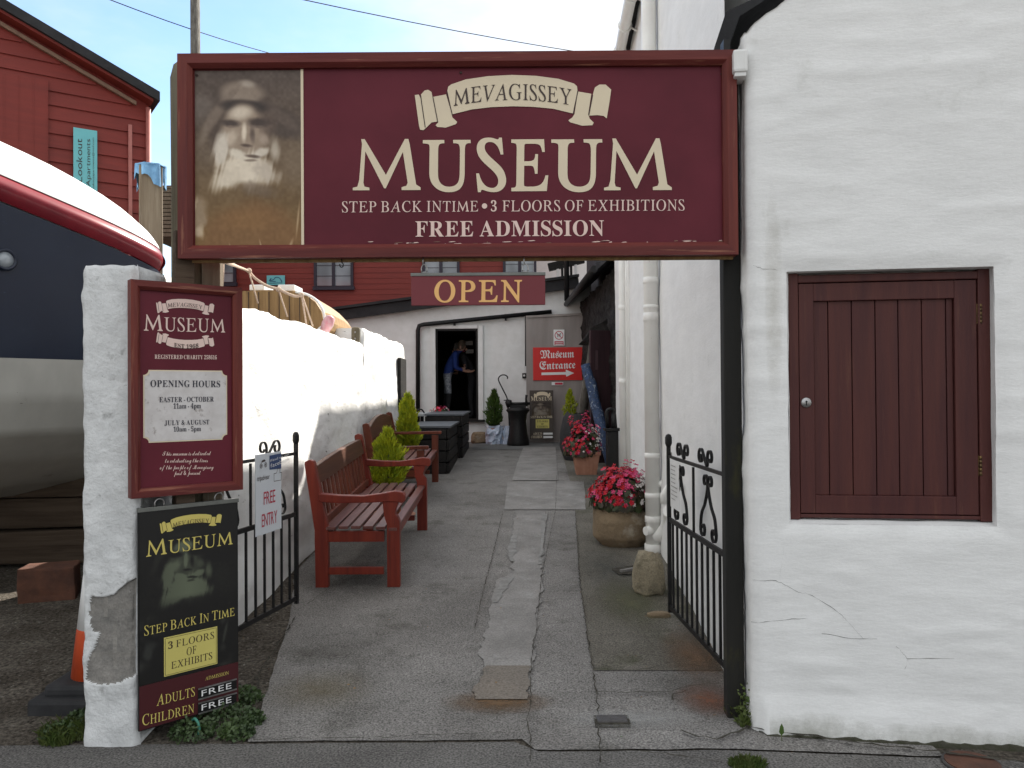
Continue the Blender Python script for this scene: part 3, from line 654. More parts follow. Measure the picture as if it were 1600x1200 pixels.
for a in ((.25, .03, .35, .10, (.26, .26, .20), .42), (.75, .02, .4, .09, (.28, .28, .22), .35), (1.3, .02, .45, .10, (.24, .25, .18), .45), (.10, 1.9, .05, .6, (.50, .47, .40), .3)): wall_stain(*a)
# shutter
fr = MB(); fw = .026
W_, H_ = dx1-dx0, dz1-dz0
fr.box((dx0+fw/2-.008, .09, (dz0+dz1)/2), (fw+.016, .06, H_+.02)); fr.box((dx1-fw*.75+.01, .09, (dz0+dz1)/2), (fw*1.5+.02, .06, H_+.02))
fr.box(((dx0+dx1)/2-.006, .0905, dz1-fw*.6), (W_-fw*2.4, .058, fw*1.3)); fr.box(((dx0+dx1)/2-.006, .0905, dz0+.006), (W_-fw*2.4, .058, .016))
fo = fr.build('shutter_frame', M['shutter'], t, bevel=.004)
a0, a1, b0, b1 = dx0+fw+.003, dx1-fw*1.5-.004, dz0+.018, dz1-fw*1.25-.004
st = wl(1272, 600, .07)[0]-a0; pr_ = a1-wl(1492, 600, .07)[0]; tp = b1-wl(1400, 468, .07)[1]; bt = wl(1400, 775, .07)[1]-b0
dm = MB(); yf = .066
dm.box((a0+st/2, yf+.017, (b0+b1)/2), (st, .034, b1-b0), bev=.003); dm.box((a1-pr_/2, yf+.017, (b0+b1)/2), (pr_, .034, b1-b0), bev=.003)
dm.box(((a0+st+a1-pr_)/2, yf+.018, b1-tp/2), (a1-pr_-a0-st, .034, tp), bev=.003); dm.box(((a0+st+a1-pr_)/2, yf+.018, b0+bt/2), (a1-pr_-a0-st, .034, bt), bev=.003)
do = dm.build('shutter_door', M['shutter'], t)
edges = [a0+st]+[wl(q, 620, .07)[0] for q in (1296, 1333, 1370, 1406, 1443, 1481)]+[a1-pr_]
bm_ = MB()
for e0, e1 in zip(edges, edges[1:]): bm_.box(((e0+e1)/2, yf+.026, (b0+bt+b1-tp)/2), (e1-e0-.0035, .02, b1-tp-b0-bt), bev=.0035)
bm_.box(((edges[0]+edges[-1])/2, yf+.042, (b0+bt+b1-tp)/2), (edges[-1]-edges[0], .008, b1-tp-b0-bt)); bm_.build('board_panel', M['shutter'], do)
for py in (490, 728):
    hx, hz = wl(1533, py, .06); h = MB()
    for k in range(5): h.tube([(hx, yf-.002, hz-.042+k*.0172), (hx, yf-.002, hz-.042+k*.0172+.0155)], .0062, 10)
    h.box((hx-.004, yf+.003, hz), (.022, .004, .085)); h.build('hinge', M['brass'], do)
lx, lz = wl(1260, 629, .06); l = MB(); l.lathe([(.0, 0), (.0225, 0), (.0225, .004), (.020, .007), (.0, .007)], (lx, yf, lz), 24, Matrix.Rotation(rad(90), 3, 'X')); lo = l.build('lock', M['steel'], do)
l = MB(); l.lathe([(0, 0), (.0045, 0), (.0045, .002), (0, .002)], (lx, yf-.0071, lz+.004), 12, Matrix.Rotation(rad(90), 3, 'X')); l.box((lx, yf-.0081, lz-.006), (.004, .002, .013)); l.build('keyhole', M['black_panel'], lo)
# gable edge, little corner block, roof behind
m = MB(); e = [wl(1113, 85, .3), wl(1131, 30, .3), wl(1200, -2, .3)]; e2 = [wl(1134, 85, .3), wl(1152, 37, .3), wl(1206, 3, .3)]
ex = [(e[2][0]+1.6, e[2][1]+.95), (e2[2][0]+1.6, e2[2][1]+.95)]
m.prism([(e[0][0], e[0][1]-.35), e[0], e[1], e[2], ex[0], ex[1], e2[2], e2[1], e2[0], (e2[0][0], e2[0][1]-.35)], (0, .45, 0)); m.bm.transform(Matrix.Translation((0, .22, 0)))
m.build('roof_edge', M['roof_dark'], t)
m = MB(); q = wl(1156, 100, -.03); m.box((q[0]+.004, .03, q[1]+.018), (.062, .12, .10), bev=.012); m.box((q[0]+.004, .03, q[1]-.040), (.05, .10, .018), bev=.004); m.build('corner_block', M['white_paint'], t)
m = MB(); m.prism([(0, 0), (5, 0), (5, 5.2), (3.4, 5.2), (0.05, 3.05)], (0, 2.0, 0)); m.bm.transform(Matrix.Translation((.07, .13, 0))); m.build('building_body', M['white_render'], t)

# ---------------------------------------------------------------- tall white building along the right of the alley
def rx(y): return .88+.05*y
t = thing('white_building', 'tall white rendered building forming the right side of the alley, with white pipes down it', 'building', (1.3, 7.5, .2))
m = MB(); ys = lin(4.0, 11.0, 150); zs = lin(0, 5.25, 90)
m.grid(ys, zs, lambda y, z: Vector((rx(y)-.012*fb((y*1.5, z*1.2, 4), 3)-.006*abs(fb((y*3, z*8, 3), 3))-.02*max(0, .5-z), y, z)))
m.box((rx(7.5)+3.4, 7.5, 2.6), (6.4, 6.96, 5.3)); m.grid(lin(0, 1, 14), lin(0, 5.25, 40), lambda u, z: Vector((rx(11)+u*.5, 11+.001, z)))
m.build('wall', M['white_render'], t, world=True)
m = MB(); m.prism3([(rx(3.95)-.14, 3.95, 5.24), (rx(3.95)+3.5, 3.95, 7.2), (rx(3.95)+7, 3.95, 5.3)], (.36, 7.15, 0)); m.build('roof', M['roof_dark'], t, world=True)
gt = MB(); pts = [(rx(y)-.12, y, 5.17) for y in lin(4, 11.1, 12)]; gt.tube(pts, .058, 12); go = gt.build('gutter', M['pipe_white'], t, world=True)
for y in (7.4, 8.0, 8.6, 9.2, 9.8):
    b = MB(); b.tube([(rx(y)-.12+.064*math.cos(a), y, 5.17+.064*math.sin(a)) for a in lin(0, 2*math.pi, 17)], .009, 6); b.tube([(rx(y)-.06, y, 5.15), (rx(y)+.02, y, 5.1)], .01, 6); b.build('gutter_bracket', M['pipe_white'], go, world=True)
def pipe_at(px, py, d): return P(px, py, d)
sx, sy, sr = 1.135, 6.5, .060
sp = MB(); sp.tube([(sx, sy, g(sy)+.02), (sx, sy, 4.9), (sx+.04, sy, 5.12)], sr, 20); so = sp.build('soil_pipe', M['pipe_white'], t, world=True)
zz = lambda py: 1.5-(py-612)*sy/FPX
for py, hh, rr in ((440, .05, .064), (481, .03, .063), (497, .07, .064), (713, .04, .064), (775, .04, .064), (812, .05, .065), (858, .08, .070)):
    c = MB(); c.lathe([(rr-.002, -hh/2), (rr, -hh/2+.001), (rr, hh/2-.001), (rr-.002, hh/2)], (sx, sy, zz(py)), 20); c.build('collar', M['pipe_white'], so, world=True)
c = MB(); c.tube(smoothpath([(sx, sy, zz(838)), (sx+.06, sy-.05, zz(835)), (sx+.10, sy-.14, zz(815)), (sx+.075, sy-.34, zz(790))], 6), .056, 16); c.build('branch_pipe', M['pipe_white'], so, world=True)
c = MB(); c.tube([(sx+.03, sy-.01, zz(757)), (sx+.14, sy-.06, zz(757))], .03, 14); c.build('branch_pipe', M['pipe_white'], so, world=True)
c = MB(); c.tube([(sx-.02, sy-.03, zz(829)), (sx-.07, sy-.055, zz(829))], .036, 16); c.build('access_cap', M['pipe_white'], so, world=True)
c = MB(); c.tube([(sx+.095, sy-.01, 5.1), (sx+.095, sy-.01, g(sy)+.35)], .016, 10); c.build('cable_pipe', M['pipe_white'], t, world=True)
c = MB(); c.tube([(rx(5.35)-.02, 5.35, .86), (rx(5.35)-.10, 5.35, .86), (rx(5.35)-.13, 5.38, .80), (rx(5.35)-.13, 5.38, .74)], .028, 12); c.build('overflow_pipe', M['pipe_white'], t, world=True)
for dy, r_ in ((9.35, .040), (9.05, .016), (8.9, .010)):
    c = MB(); x_ = rx(dy)-r_-.012; c.tube([(x_, dy, 5.05), (x_, dy, g(dy))], r_, 14); o = c.build('downpipe', M['pipe_white'], t, world=True)
    if r_ > .03:
        for py in (482, 597):
            k = MB(); k.lathe([(r_+.002, -.03), (r_+.008, -.025), (r_+.008, .025), (r_+.002, .03)], (x_, dy, 1.5-(py-612)*dy/FPX), 16); k.build('collar', M['pipe_white'], o, world=True)
c = MB(); c.tube([(rx(10.6)-.05, 10.6, 5.05), (rx(10.6)-.05, 10.6, 4.0)], .03, 12); c.build('downpipe', M['pipe_white'], t, world=True)

# ---------------------------------------------------------------- black slate-hung house beyond
t = thing('slate_house', 'dark slate-hung house with a low black roof beyond the white building on the right', 'building', (1.45, 13.2, .45))
m = MB(); ys = lin(11.03, 15.4, 90); zs = lin(.3, 3.2, 60)
m.grid(ys, zs, lambda y, z: Vector((1.46-.025*(y-11)-.05*fb((y*2, z*3, 4), 3)-.04*abs(fb((y*5, z*8, 2), 3)), y, z)), lambda y, z: None if 11.7 < y < 13.0 and z < 2.45 else 0)
m.box((4.2, 13.2, 1.7), (5, 4.3, 3.0)); m.build('wall', M['black_stone'], t, world=True)
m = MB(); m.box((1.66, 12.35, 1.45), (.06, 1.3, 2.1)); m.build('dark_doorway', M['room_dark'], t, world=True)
m = MB(); m.box((1.30, 11.62, 1.42), (.36, .05, 1.92), Matrix.Rotation(rad(18), 3, 'Z')); dd = m.build('door', M['purple_door'], t, world=True)
m = MB(); m.box((1.2, 11.57, 1.95), (.10, .015, .28)); m.build('door_panel', M['purple_door'], dd, world=True)
m = MB(); m.prism3([(1.17, 11.05, 3.17), (3.2, 11.05, 4.9), (3.2, 11.05, 5.0), (1.17, 11.05, 3.27)], (-.10, 4.6, 0)); rf = m.build('roof', M['slate'], t, world=True)
m = MB(); m.tube([(1.15, 11.05, 3.19), (1.06, 15.6, 3.19)], .05, 10); m.build('gutter', M['iron'], rf, world=True)
m = MB(); m.box((4.3, 15.2, 3.15), (5.2, 5.6, 6.2)); m.build('unseen_shadow_storey', M['slate'], t, world=True)  # unseen block behind the sign, added to cast shadow on the alley wall
m = MB(); m.tube([(1.04, 15.0, 3.2), (1.04, 15.0, 5.3)], .05, 10); m.build('downpipe', M['iron'], t, world=True)
# pointed stone hood over the museum door
m = MB(); hd = [(912, 532), (925, 515), (948, 498), (962, 495), (962, 540), (938, 537)]
m.prism3([P(a, b, 11.9) for a, b in hd], (0, .9, 0)); bmesh.ops.subdivide_edges(m.bm, edges=list(m.bm.edges), cuts=3, use_grid_fill=True)
for v in m.bm.verts: v.co += Vector((fb(v.co*4), fb(v.co*4+Vector((5, 0, 0))), fb(v.co*5+Vector((0, 7, 0)))))*.035
m.build('door_hood', M['black_stone'], t, world=True)
# veranda with white balusters at the back
t = thing('balcony', 'dark timber balcony with pale balusters above the grey screen', 'balcony', (.95, 17.2, 3.0))
m = MB()
for a, b, c_, d_ in ((857, 466, 915, 452), (857, 418, 912, 405)): m.beam(P(a, b, 17), P(c_, d_, 17), .16, .16)
m.beam(P(858, 462, 17), P(915, 470, 17), .7, .40); m.build('beam', M['black_wood'], t, world=True)
for i, px in enumerate((872, 879, 886, 893, 900)):
    b = MB(); b.beam(P(px, 462, 16.95), P(px-1, 396, 16.95), .035 if i % 2 else .05, .05); b.build('baluster', M['white_paint' if i % 2 == 0 else 'black_wood'], t, world=True)

# ================================================================ GATEWAY: posts, big sign, boards
t = thing('gate_post', 'tall black painted timber post under the right end of the big sign', 'post', (.98, 3.66, g(3.66)))
m = MB(); m.box((1.001, 3.655, 1.5), (.080, .07, 3.06), bev=.008); m.build('post', M['black_post'], t, world=True)
m = MB(); m.box((.985, 3.64, 2.99), (.03, .06, .2)); m.build('strip', M['iron'], t, world=True)
t = thing('sign_post', 'grey weathered round-topped timber post holding the left end of the big sign', 'post', (-1.52, 3.78, 0))
m = MB(); m.tube([(-1.5, 3.74, -.02), (-1.5, 3.74, 2.5), (-1.505, 3.74, 2.97), (-1.50, 3.74, 3.02), (-1.49, 3.74, 3.05)], [.085, .085, .083, .074, .05], 18); m.build('post', M['post_wood'], t, world=True)
m = MB(); m.box((-1.383, 3.70, 1.1), (.085, .045, 2.24), bev=.004); m.build('plank', M['plank_wood'], t, world=True)

def portrait(U, V, wear=True):
    n1 = vnoise(U, V, 5, 7, 3); n2 = vnoise(U, V, 14, 20, 5); n3 = vnoise(U, V, 45, 70, 8); st = vnoise(U+.4*V, V, 60, 9, 4)
    nn = (n1-.5)*.5+(n2-.5)*.35+(n3-.5)*.2
    img = np.zeros(U.shape+(3,))+np.array([86, 72, 60.])
    img += ((V-.3)*np.where(V > .3, 1, .4))[..., None]*np.array([38, 20, -22.])+(nn*22)[..., None]
    b = lambda i, c, *a, **k: blob(i, U, V, c, *a, **k)
    img = b(img, (112, 104, 98), .10, .22, .22, .14, 0, .5, .9)                       # pale sky behind
    img = b(img, (112, 96, 78), .88, .50, .20, .20, 0, .8, .9); img = b(img, (104, 90, 76), .16, .42, .14, .16, 10, .6, .8)
    img = b(img, (124, 110, 96), .22, .27, .26, .045, -48, .8, .9, nn*.5); img = b(img, (72, 60, 52), .60, .25, .54, .105, 15, .95, .45, nn*.25)              # hat brim
    img = b(img, (70, 57, 48), .30, .30, .13, .20, 25, .85, .6, nn*.2)
    img = b(img, (126, 112, 99), .45, .15, .22, .085, 0, 1, .5, nn*.35); img = b(img, (110, 96, 84), .26, .235, .19, .05, -42, .9, .7, nn*.35); img = b(img, (88, 75, 66), .78, .27, .26, .045, 24, .9, .7, nn*.3)                 # crown
    img = b(img, (160, 149, 136), .50, .095, .10, .028, 5, .7, .8, nn*.5)
    img = b(img, (112, 98, 86), .36, .16, .14, .022, -38, .8, .8, nn*.5)
    img = b(img, (52, 42, 37), .47, .212, .26, .045, 3, .95, .5)                         # shadow under the brim
    img = b(img, (138, 122, 106), .47, .35, .22, .175, 0, 1, .35, nn*.12)              # face
    img = b(img, (186, 173, 156), .44, .243, .15, .052, -4, .95, .8, nn*.2)             # forehead
    img = b(img, (92, 77, 67), .66, .30, .11, .10, 0, .8, .8)                          # shaded side
    img = b(img, (64, 52, 46), .355, .298, .105, .026, 3, .95, .8, nn*.3)               # eyes
    img = b(img, (62, 50, 44), .59, .295, .13, .038, 0, .95, .7, nn*.3)
    img = b(img, (118, 102, 90), .36, .315, .05, .010, 0, .8, .8); img = b(img, (104, 90, 80), .585, .315, .05, .010, 0, .7, .8)
    img = b(img, (198, 184, 166), .468, .345, .030, .075, 3, 1, .8)                     # nose
    img = b(img, (84, 70, 62), .535, .355, .032, .065, -6, .8, .8)
    img = b(img, (178, 163, 146), .36, .375, .085, .055, -20, .85, .8); img = b(img, (150, 134, 120), .635, .385, .06, .045, 20, .8, .8)
    hair = nn*.5+(st-.5)*.3
    img = b(img, (196, 184, 166), .46, .535, .29, .12, 6, 1, .55, hair)                 # beard
    img = b(img, (184, 174, 160), .285, .43, .075, .105, 14, 1, .5, hair*.8); img = b(img, (164, 153, 138), .72, .44, .06, .095, -10, .9, .8, hair*.8)
    img = b(img, (190, 178, 160), .33, .585, .20, .085, -12, 1, .65, hair); img = b(img, (172, 160, 145), .66, .555, .16, .07, 15, .95, .7, hair*1.3)
    img = b(img, (196, 186, 170), .41, .455, .11, .035, 12, .9, .6, hair*.6); img = b(img, (190, 180, 166), .60, .452, .10, .032, -12, .9, .6, hair*.6)
    img = b(img, (84, 69, 60), .485, .413, .065, .012, 4, .95, .7)
    img = b(img, (86, 71, 62), .53, .468, .085, .013, 4, .9, .8, nn*.7); img = b(img, (100, 86, 75), .52, .49, .07, .010, 0, .7, .6)
    img = b(img, (104, 88, 72), .56, .64, .26, .05, 6, .75, .8, hair)                  # shadow below the beard
    img = b(img, (113, 83, 50), .54, .93, .52, .265, 2, .95, .35, nn*.2)                # coat
    img = b(img, (124, 92, 55), .5, .80, .3, .08, 0, .6, .8)
    img = b(img, (140, 122, 100), .09, .77, .10, .15, 8, .9, .6, nn*1.2)                # creased sleeve
    img = b(img, (176, 158, 134), .065, .73, .03, .09, 15, .9, .7, nn*1.6); img = b(img, (172, 154, 130), .12, .86, .045, .05, -25, .9, .7, nn*1.8)
    for cx, cy, rx_, ry_, an in ((.90, .80, .012, .13, 9), (.83, .945, .016, .085, 32), (.74, .96, .010, .06, 45), (.36, .955, .010, .055, -22), (.60, .93, .009, .055, -20), (.95, .70, .02, .02, 0)):
        img = b(img, (166, 142, 112), cx, cy, rx_, ry_, an, .8, .8, nn*.6)
    img = b(img, (122, 116, 110), .08, 1.02, .36, .10, 12, .85, .7, nn*.3)
    img = 113+(img-104)*1.2
    return img+((n3-.5)*12)[..., None]

F = Frame(282, 3.55, 1151, 3.55, 405.5); W_ = F.x(1151, 405); H_ = .907
t = thing('museum_sign', 'big maroon framed museum sign spanning the gateway with a sepia portrait', 'sign', F.loc, F.rz)
MAT[t] = F.M; MAT[t] = Matrix.Translation(F.loc) @ Matrix.Rotation(F.rz, 4, 'Z')
frame_parts(mitre_frame(W_, H_, .060, -.030, .045, .018, .018), t)
m = MB(); m.box((W_/2, .012, H_/2), (W_-.10, .012, H_-.10)); m.build('panel', M['sign_panel'], t)
m = MB(); m.box((W_/2, .035, H_+.004), (W_+.01, .05, .012)); m.box((W_/2, .03, -.006), (W_-.02, .02, .012)); m.build('capping', M['old_wood'], t)
YP = .0055
xa, xb = F.x(304, 250), F.x(470, 250)
painted('portrait', t, xb-xa, F.z(303, 110)-F.z(303, 389), 130, 215, lambda U, V: portrait(.49+(U-.49)*.86, .32+(V-.32)*.92), y=YP-.001, x0=xa, z0=F.z(303, 389))
m = MB(); m.box((xb+.006, YP-.001, H_/2), (.0115, .006, H_-.122)); m.build('divider', M['cream'], t)
m = Lines()
for ch, p0, p1, cy in (('M', 551, 657, 217), ('U', 661, 736, 220), ('S', 744, 791, 218), ('E', 799, 857, 219), ('U', 862, 942, 219), ('M', 944, 1050, 216)):
    F.text(m, ch, 'serifb', (p0, 297), (p1, 296.5), cy, y=YP-.0015)
m.build('lettering', M['cream'], t)
m = Lines()
F.text(m, 'STEP BACK IN', 'serif', (534, 331.5), (690, 330.5), 314.5, y=YP-.0015, track=.14); F.text(m, 'TIME', 'serif', (692, 330.5), (747, 330), 314, y=YP-.0015, track=.14)
F.text(m, '3', 'bold', (767, 330), (776, 330), 313.5, y=YP-.0015); F.text(m, 'FLOORS OF EXHIBITIONS', 'serif', (785, 330), (1070, 328.5), 313, y=YP-.0015, track=.14)
bx, bz = F.hit(757, 321.5); poly(m.new(), [(bx+.012*math.cos(a*.3927), bz+.012*math.sin(a*.3927)) for a in range(16)], YP-.0015)
F.text(m, 'FREE ADMISSION', 'bold', (649, 369.5), (944, 368), 345.5, y=YP-.0015, track=.10); m.build('lettering', M['pink_cream'], t)
ln = MB(); m = MB(); rx0, rz0 = F.hit(648, 160.5); ribbon(m, rx0, rz0, F.x(955, 160)-rx0, y=YP-.0015, line=ln)
a_, b_ = F.hit(709, 166), F.hit(893, 164)
text(ln, 'MEVAGISSEY', 'serif', a_[0], b_[0], (a_[1]+b_[1])/2, .071, y=YP-.0045, bend=.026, track=.13)
rb = m.build('ribbon', M['cream'], t); ln.build('ribbon_lettering', M['ink'], rb)
for k in range(34):
    s = MB(); x_ = W_*R.uniform(.32, .97); z_ = .0615+R.random()**2*.012; l_ = R.uniform(.006, .05); h_ = R.uniform(.0012, .004); poly(s, [(x_, z_), (x_+l_*.4, z_-h_*.4), (x_+l_, z_+h_*.2), (x_+l_*.8, z_+h_), (x_+l_*.3, z_+h_*.7)], YP-.0012); s.build('paint_chip', M['pink_cream'] if k % 3 else M['fascia_wood'], t)
for px, py in ((307, 117), (307, 385), (1128, 115), (1128, 383), (720, 113), (720, 385)):
    s = MB(); q = F.hit(px, py); s.lathe([(0, 0), (.006, 0), (.006, .003), (0, .003)], (q[0], YP-.001, q[1]), 10, Matrix.Rotation(rad(90), 3, 'X')); s.build('screw', M['ink'], t)

# OPEN sign
F2 = Frame(643, 3.54, 852, 3.54, 477.5); W2 = F2.x(852, 477); H2 = .141
t2 = thing('open_sign', 'small maroon OPEN board hanging on shackles under the big sign', 'sign', F2.loc, F2.rz)
m = MB(); m.box((W2/2, 0, H2/2-.006), (W2, .016, H2-.010), bev=.003); m.build('panel', M['open_panel'], t2)
m = MB(); m.box((W2/2, 0, H2-.005), (W2+.004, .022, .014), bev=.002); m.build('top_strip', M['grey_metal'], t2)
m = MB(); F2.text(m, 'OPEN', 'serifb', (679, 472), (816, 471.5), 439, y=-.0095, track=.16); m.build('lettering', M['gold'], t2)
for px in (663, 821):
    xx = F2.x(px, 450); s = MB(); s.tube([(xx+.013*math.cos(a), 0, H2+.020+.020*math.sin(a)) for a in lin(-.6, math.pi+.6, 14)], .003, 6); s.tube([(xx-.014, 0, H2+.006), (xx+.014, 0, H2+.006)], .0035, 6)
    s.tube([(xx-.004, 0, H2+.037), (xx-.006, 0, H2+.055), (xx-.004, 0, H2+.075)], .003, 6); s.build('shackle', M['steel'], t2)
s = MB(); xh, zh = F.hit(533, 410); s.tube([(xh, .01, .0)]+[(xh+.008*math.cos(a), .01, -.028+.010*math.sin(a)) for a in lin(1.4, -3.6, 14)], .0025, 6); s.build('hook', M['iron'], t)

# opening hours board
F3 = Frame(203, 3.375, 377, 3.68, 772); W3 = F3.x(377, 772); H3 = (F3.z(205, 437)-F3.z(203, 779)); z3 = F3.z(203, 779)
loc3 = F3.M @ Vector((0, 0, z3)); F3.loc = loc3; F3.M = Matrix.Translation(loc3) @ Matrix.Rotation(F3.rz, 4, 'Z'); F3.I = F3.M.inverted()
t3 = thing('opening_hours_board', 'maroon framed notice board listing opening hours, fixed to the white pillar', 'sign', loc3, F3.rz)
frame_parts(mitre_frame(W3, H3, .040, -.022, .03, .014, .014), t3)
m = MB(); m.box((W3/2, .010, H3/2), (W3-.07, .012, H3-.07)); m.build('panel', M['sign_panel'], t3)
m = MB(); m.box((W3/2, .05, .45), (.08, .04, H3+.5)); m.build('backing_post', M['timber'], t3)
y3 = .0025
m = Lines(); ln = Lines(); a = F3.hit(244, 482); b = F3.hit(335, 481); ribbon(m, a[0], (a[1]+b[1])/2+.006, b[0]-a[0], .245, y=y3, line=ln)
p, q = F3.hit(262, 481), F3.hit(316, 484); text(ln, 'MEVAGISSEY', 'serif', p[0], q[0], (p[1]+q[1])/2+.001, .018, y=y3-.003, bend=.0075)
a = F3.hit(244, 528); b = F3.hit(335, 529); ribbon(m, a[0], (a[1]+b[1])/2-.012, b[0]-a[0], .235, y=y3, flip=True, line=ln)
p, q = F3.hit(272, 541), F3.hit(310, 541); text(ln, 'EST 1968', 'bold', p[0], q[0], (p[1]+q[1])/2-.004, .018, y=y3-.003, bend=-.006)
F3.text(m, 'MUSEUM', 'serif', (225, 516.5), (352, 519.5), 491, y=y3, caps=.86, track=.10)
F3.text(m, 'REGISTERED CHARITY 258616', 'bold', (242, 560.5), (339, 561.5), 554, y=y3)
for i, (s, p0, p1, py) in enumerate((('This museum is dedicated', 254, 330, 712), ('to celebrating the lives', 258, 325, 723), ('of the people of Mevagissey', 250, 334, 733.5), ('past & present', 272, 314, 742.5))):
    for k, wd in enumerate([s]): F3.text(m, wd, 'script', (p0, py), (p1, py-.8), py-7, y=y3, track=.03)
rb = m.build('lettering', M['pink_cream'], t3); ln.build('ribbon_lettering', M['ink'], rb)
cn = [(F3.hit(224, 578)), (F3.hit(355, 579)), (F3.hit(355, 688)), (F3.hit(224, 691))]
px0, px1, pz1, pz0 = cn[0][0], cn[1][0], (cn[0][1]+cn[1][1])/2, (cn[2][1]+cn[3][1])/2
def cut(x0, x1, z0, z1, r):
    o = []
    for cx, cz, a0 in ((x0, z0, 90), (x1, z0, 180), (x1, z1, 270), (x0, z1, 360)):
        for k in range(6): a = rad(a0-k*18 if True else 0); o.append((cx+r*math.cos(a), cz+r*math.sin(a)))
    return o
m = MB(); m.prism(cut(px0, px1, pz0, pz1, .022), (0, .002, 0)); m.bm.transform(Matrix.Translation((0, y3, 0))); pl = m.build('hours_panel', M['cream'], t3)
i_ = .005; m = MB(); m.prism(cut(px0+i_, px1-i_, pz0+i_, pz1-i_, .022), (0, .0015, 0)); m.bm.transform(Matrix.Translation((0, y3-.0012, 0))); m.build('hours_sheet', M['harbour_print'], pl)
m = Lines()
F3.text(m, 'OPENING HOURS', 'bold', (235, 604.5), (344, 605), 594, y=y3-.003); F3.text(m, 'EASTER - OCTOBER', 'bold', (249, 628.5), (334, 627.5), 620.5, y=y3-.003)
F3.text(m, '11am - 4pm', 'bold', (271, 638.5), (314, 638), 630.5, y=y3-.003, track=.08); F3.text(m, 'JULY & AUGUST', 'bold', (257, 664.5), (327, 663), 657, y=y3-.003); F3.text(m, '10am - 5pm', 'bold', (271, 674.5), (314, 673.5), 667, y=y3-.003, track=.08)
m.build('hours_lettering', M['dark_ink'], pl)

# hanging banner board
F4 = Frame(217, 3.39, 373, 3.70, 1130); z4 = F4.z(217, 1144); W4 = F4.x(373, 1100); loc4 = F4.M @ Vector((0, 0, z4)); F4.loc = loc4; F4.M = Matrix.Translation(loc4) @ Matrix.Rotation(F4.rz, 4, 'Z'); F4.I = F4.M.inverted()
H4 = F4.z(216, 800)
t4 = thing('banner_board', 'black hanging museum board with a dim bearded face and yellow lettering', 'sign', loc4, F4.rz)
m = MB(); m.box((W4/2, .008, H4/2), (W4, .014, H4), bev=.002); m.build('board', M['black_panel'], t4)
m = MB(); m.box((W4/2, .006, H4+.006), (W4+.004, .024, .018), bev=.002); m.build('top_rail', M['grey_metal'], t4)
zm = F4.z(300, 1052); m = MB(); m.box((W4/2, .0005, zm/2+.002), (W4-.004, .003, zm-.006)); m.build('lower_band', M['maroon_panel'], t4)
def dimface(U, V):
    X = 595+U*425; Y = 118+V*740; im = portrait(np.clip(.5+(X-800)/400, 0, 1), np.clip(.30+(Y-322)/640, 0, 1)); l = im.mean(axis=2)
    k = np.clip((l-78)/98, 0, 1)**1.15*np.clip(1-np.abs(X-800)/255, 0, 1)**.35*np.clip((Y-215)/60, 0, 1)*np.clip((620-Y)/120, 0, 1)
    n = vnoise(U, V, 12, 18, 9); k2 = np.clip(n-.62, 0, 1)*np.clip((Y-560)/80, 0, 1)*np.clip(np.abs(X-790)/160-.55, 0, 1)*2.2
    out = np.array([19, 18, 17.])+k[..., None]*np.array([76, 84, 66.])+k2[..., None]*np.array([70, 72, 66.])
    out = blob(out, U, V, (72, 74, 66), .86, .80, .018, .13, 22, .6, .8, (n-.5)); out = blob(out, U, V, (64, 66, 62), .08, .82, .08, .10, 10, .6, .8, (n-.5)*1.6)
    return out
painted('dim_portrait', t4, W4-.006, H4-zm-.004, 90, 150, dimface, y=-.001, x0=.003, z0=zm+.001)
m = Lines(); ln = Lines(); y4 = -.003; a = F4.hit(249, 824); b = F4.hit(346, 816); ribbon(m, a[0], (a[1]+b[1])/2+.012, b[0]-a[0], .24, y=y4, line=ln)
p, q = F4.hit(269, 824), F4.hit(326, 819); text(ln, 'MEVAGISSEY', 'serif', p[0], q[0], (p[1]+q[1])/2, .022, y=y4-.003, bend=.006)
F4.text(m, 'MUSEUM', 'serif', (228, 870), (363, 850), 845, y=y4, caps=.84, track=.10); F4.text(m, 'STEP BACK IN TIME', 'serif', (225, 993.5), (366, 961.5), 978, y=y4, caps=.86, track=.12)
F4.text(m, 'ADULTS', 'serif', (244, 1103), (304, 1087), 1086, y=y4, caps=.85); F4.text(m, 'CHILDREN', 'serif', (222, 1134), (303, 1113), 1117, y=y4, caps=.85)
F4.text(m, 'ADMISSION', 'serif', (320, 1063), (357, 1053.5), 1057.5, y=y4)
m.build('lettering', M['yellow_ink'], t4); ln.build('ribbon_lettering', M['ink'], t4)
c0, c1, c2_ = F4.hit(256, 1058), F4.hit(339, 1036), F4.hit(256, 997); x0, x1 = c0[0], c1[0]; zb = (c0[1]+c1[1])/2; zt = (c2_[1]+F4.hit(339, 978)[1])/2
m = MB(); m.box(((x0+x1)/2, -.002, (zb+zt)/2), (x1-x0, .004, zt-zb)); yp = m.build('yellow_panel', M['yellow_panel'], t4)
m = MB()
for k in (.005,):
    for a, b in (((x0+k, zb+k), (x1-k, zb+k)), ((x1-k, zb+k), (x1-k, zt-k)), ((x1-k, zt-k), (x0+k, zt-k)), ((x0+k, zt-k), (x0+k, zb+k))):
        dx_, dz_ = (b[0]-a[0]), (b[1]-a[1]); l = math.hypot(dx_, dz_); nx_, nz2 = -dz_/l*.0008, dx_/l*.0008; poly(m, [(a[0]-nx_, a[1]-nz2), (b[0]-nx_, b[1]-nz2), (b[0]+nx_, b[1]+nz2), (a[0]+nx_, a[1]+nz2)], -.0047)
m.build('border_line', M['ink'], yp); m = Lines()
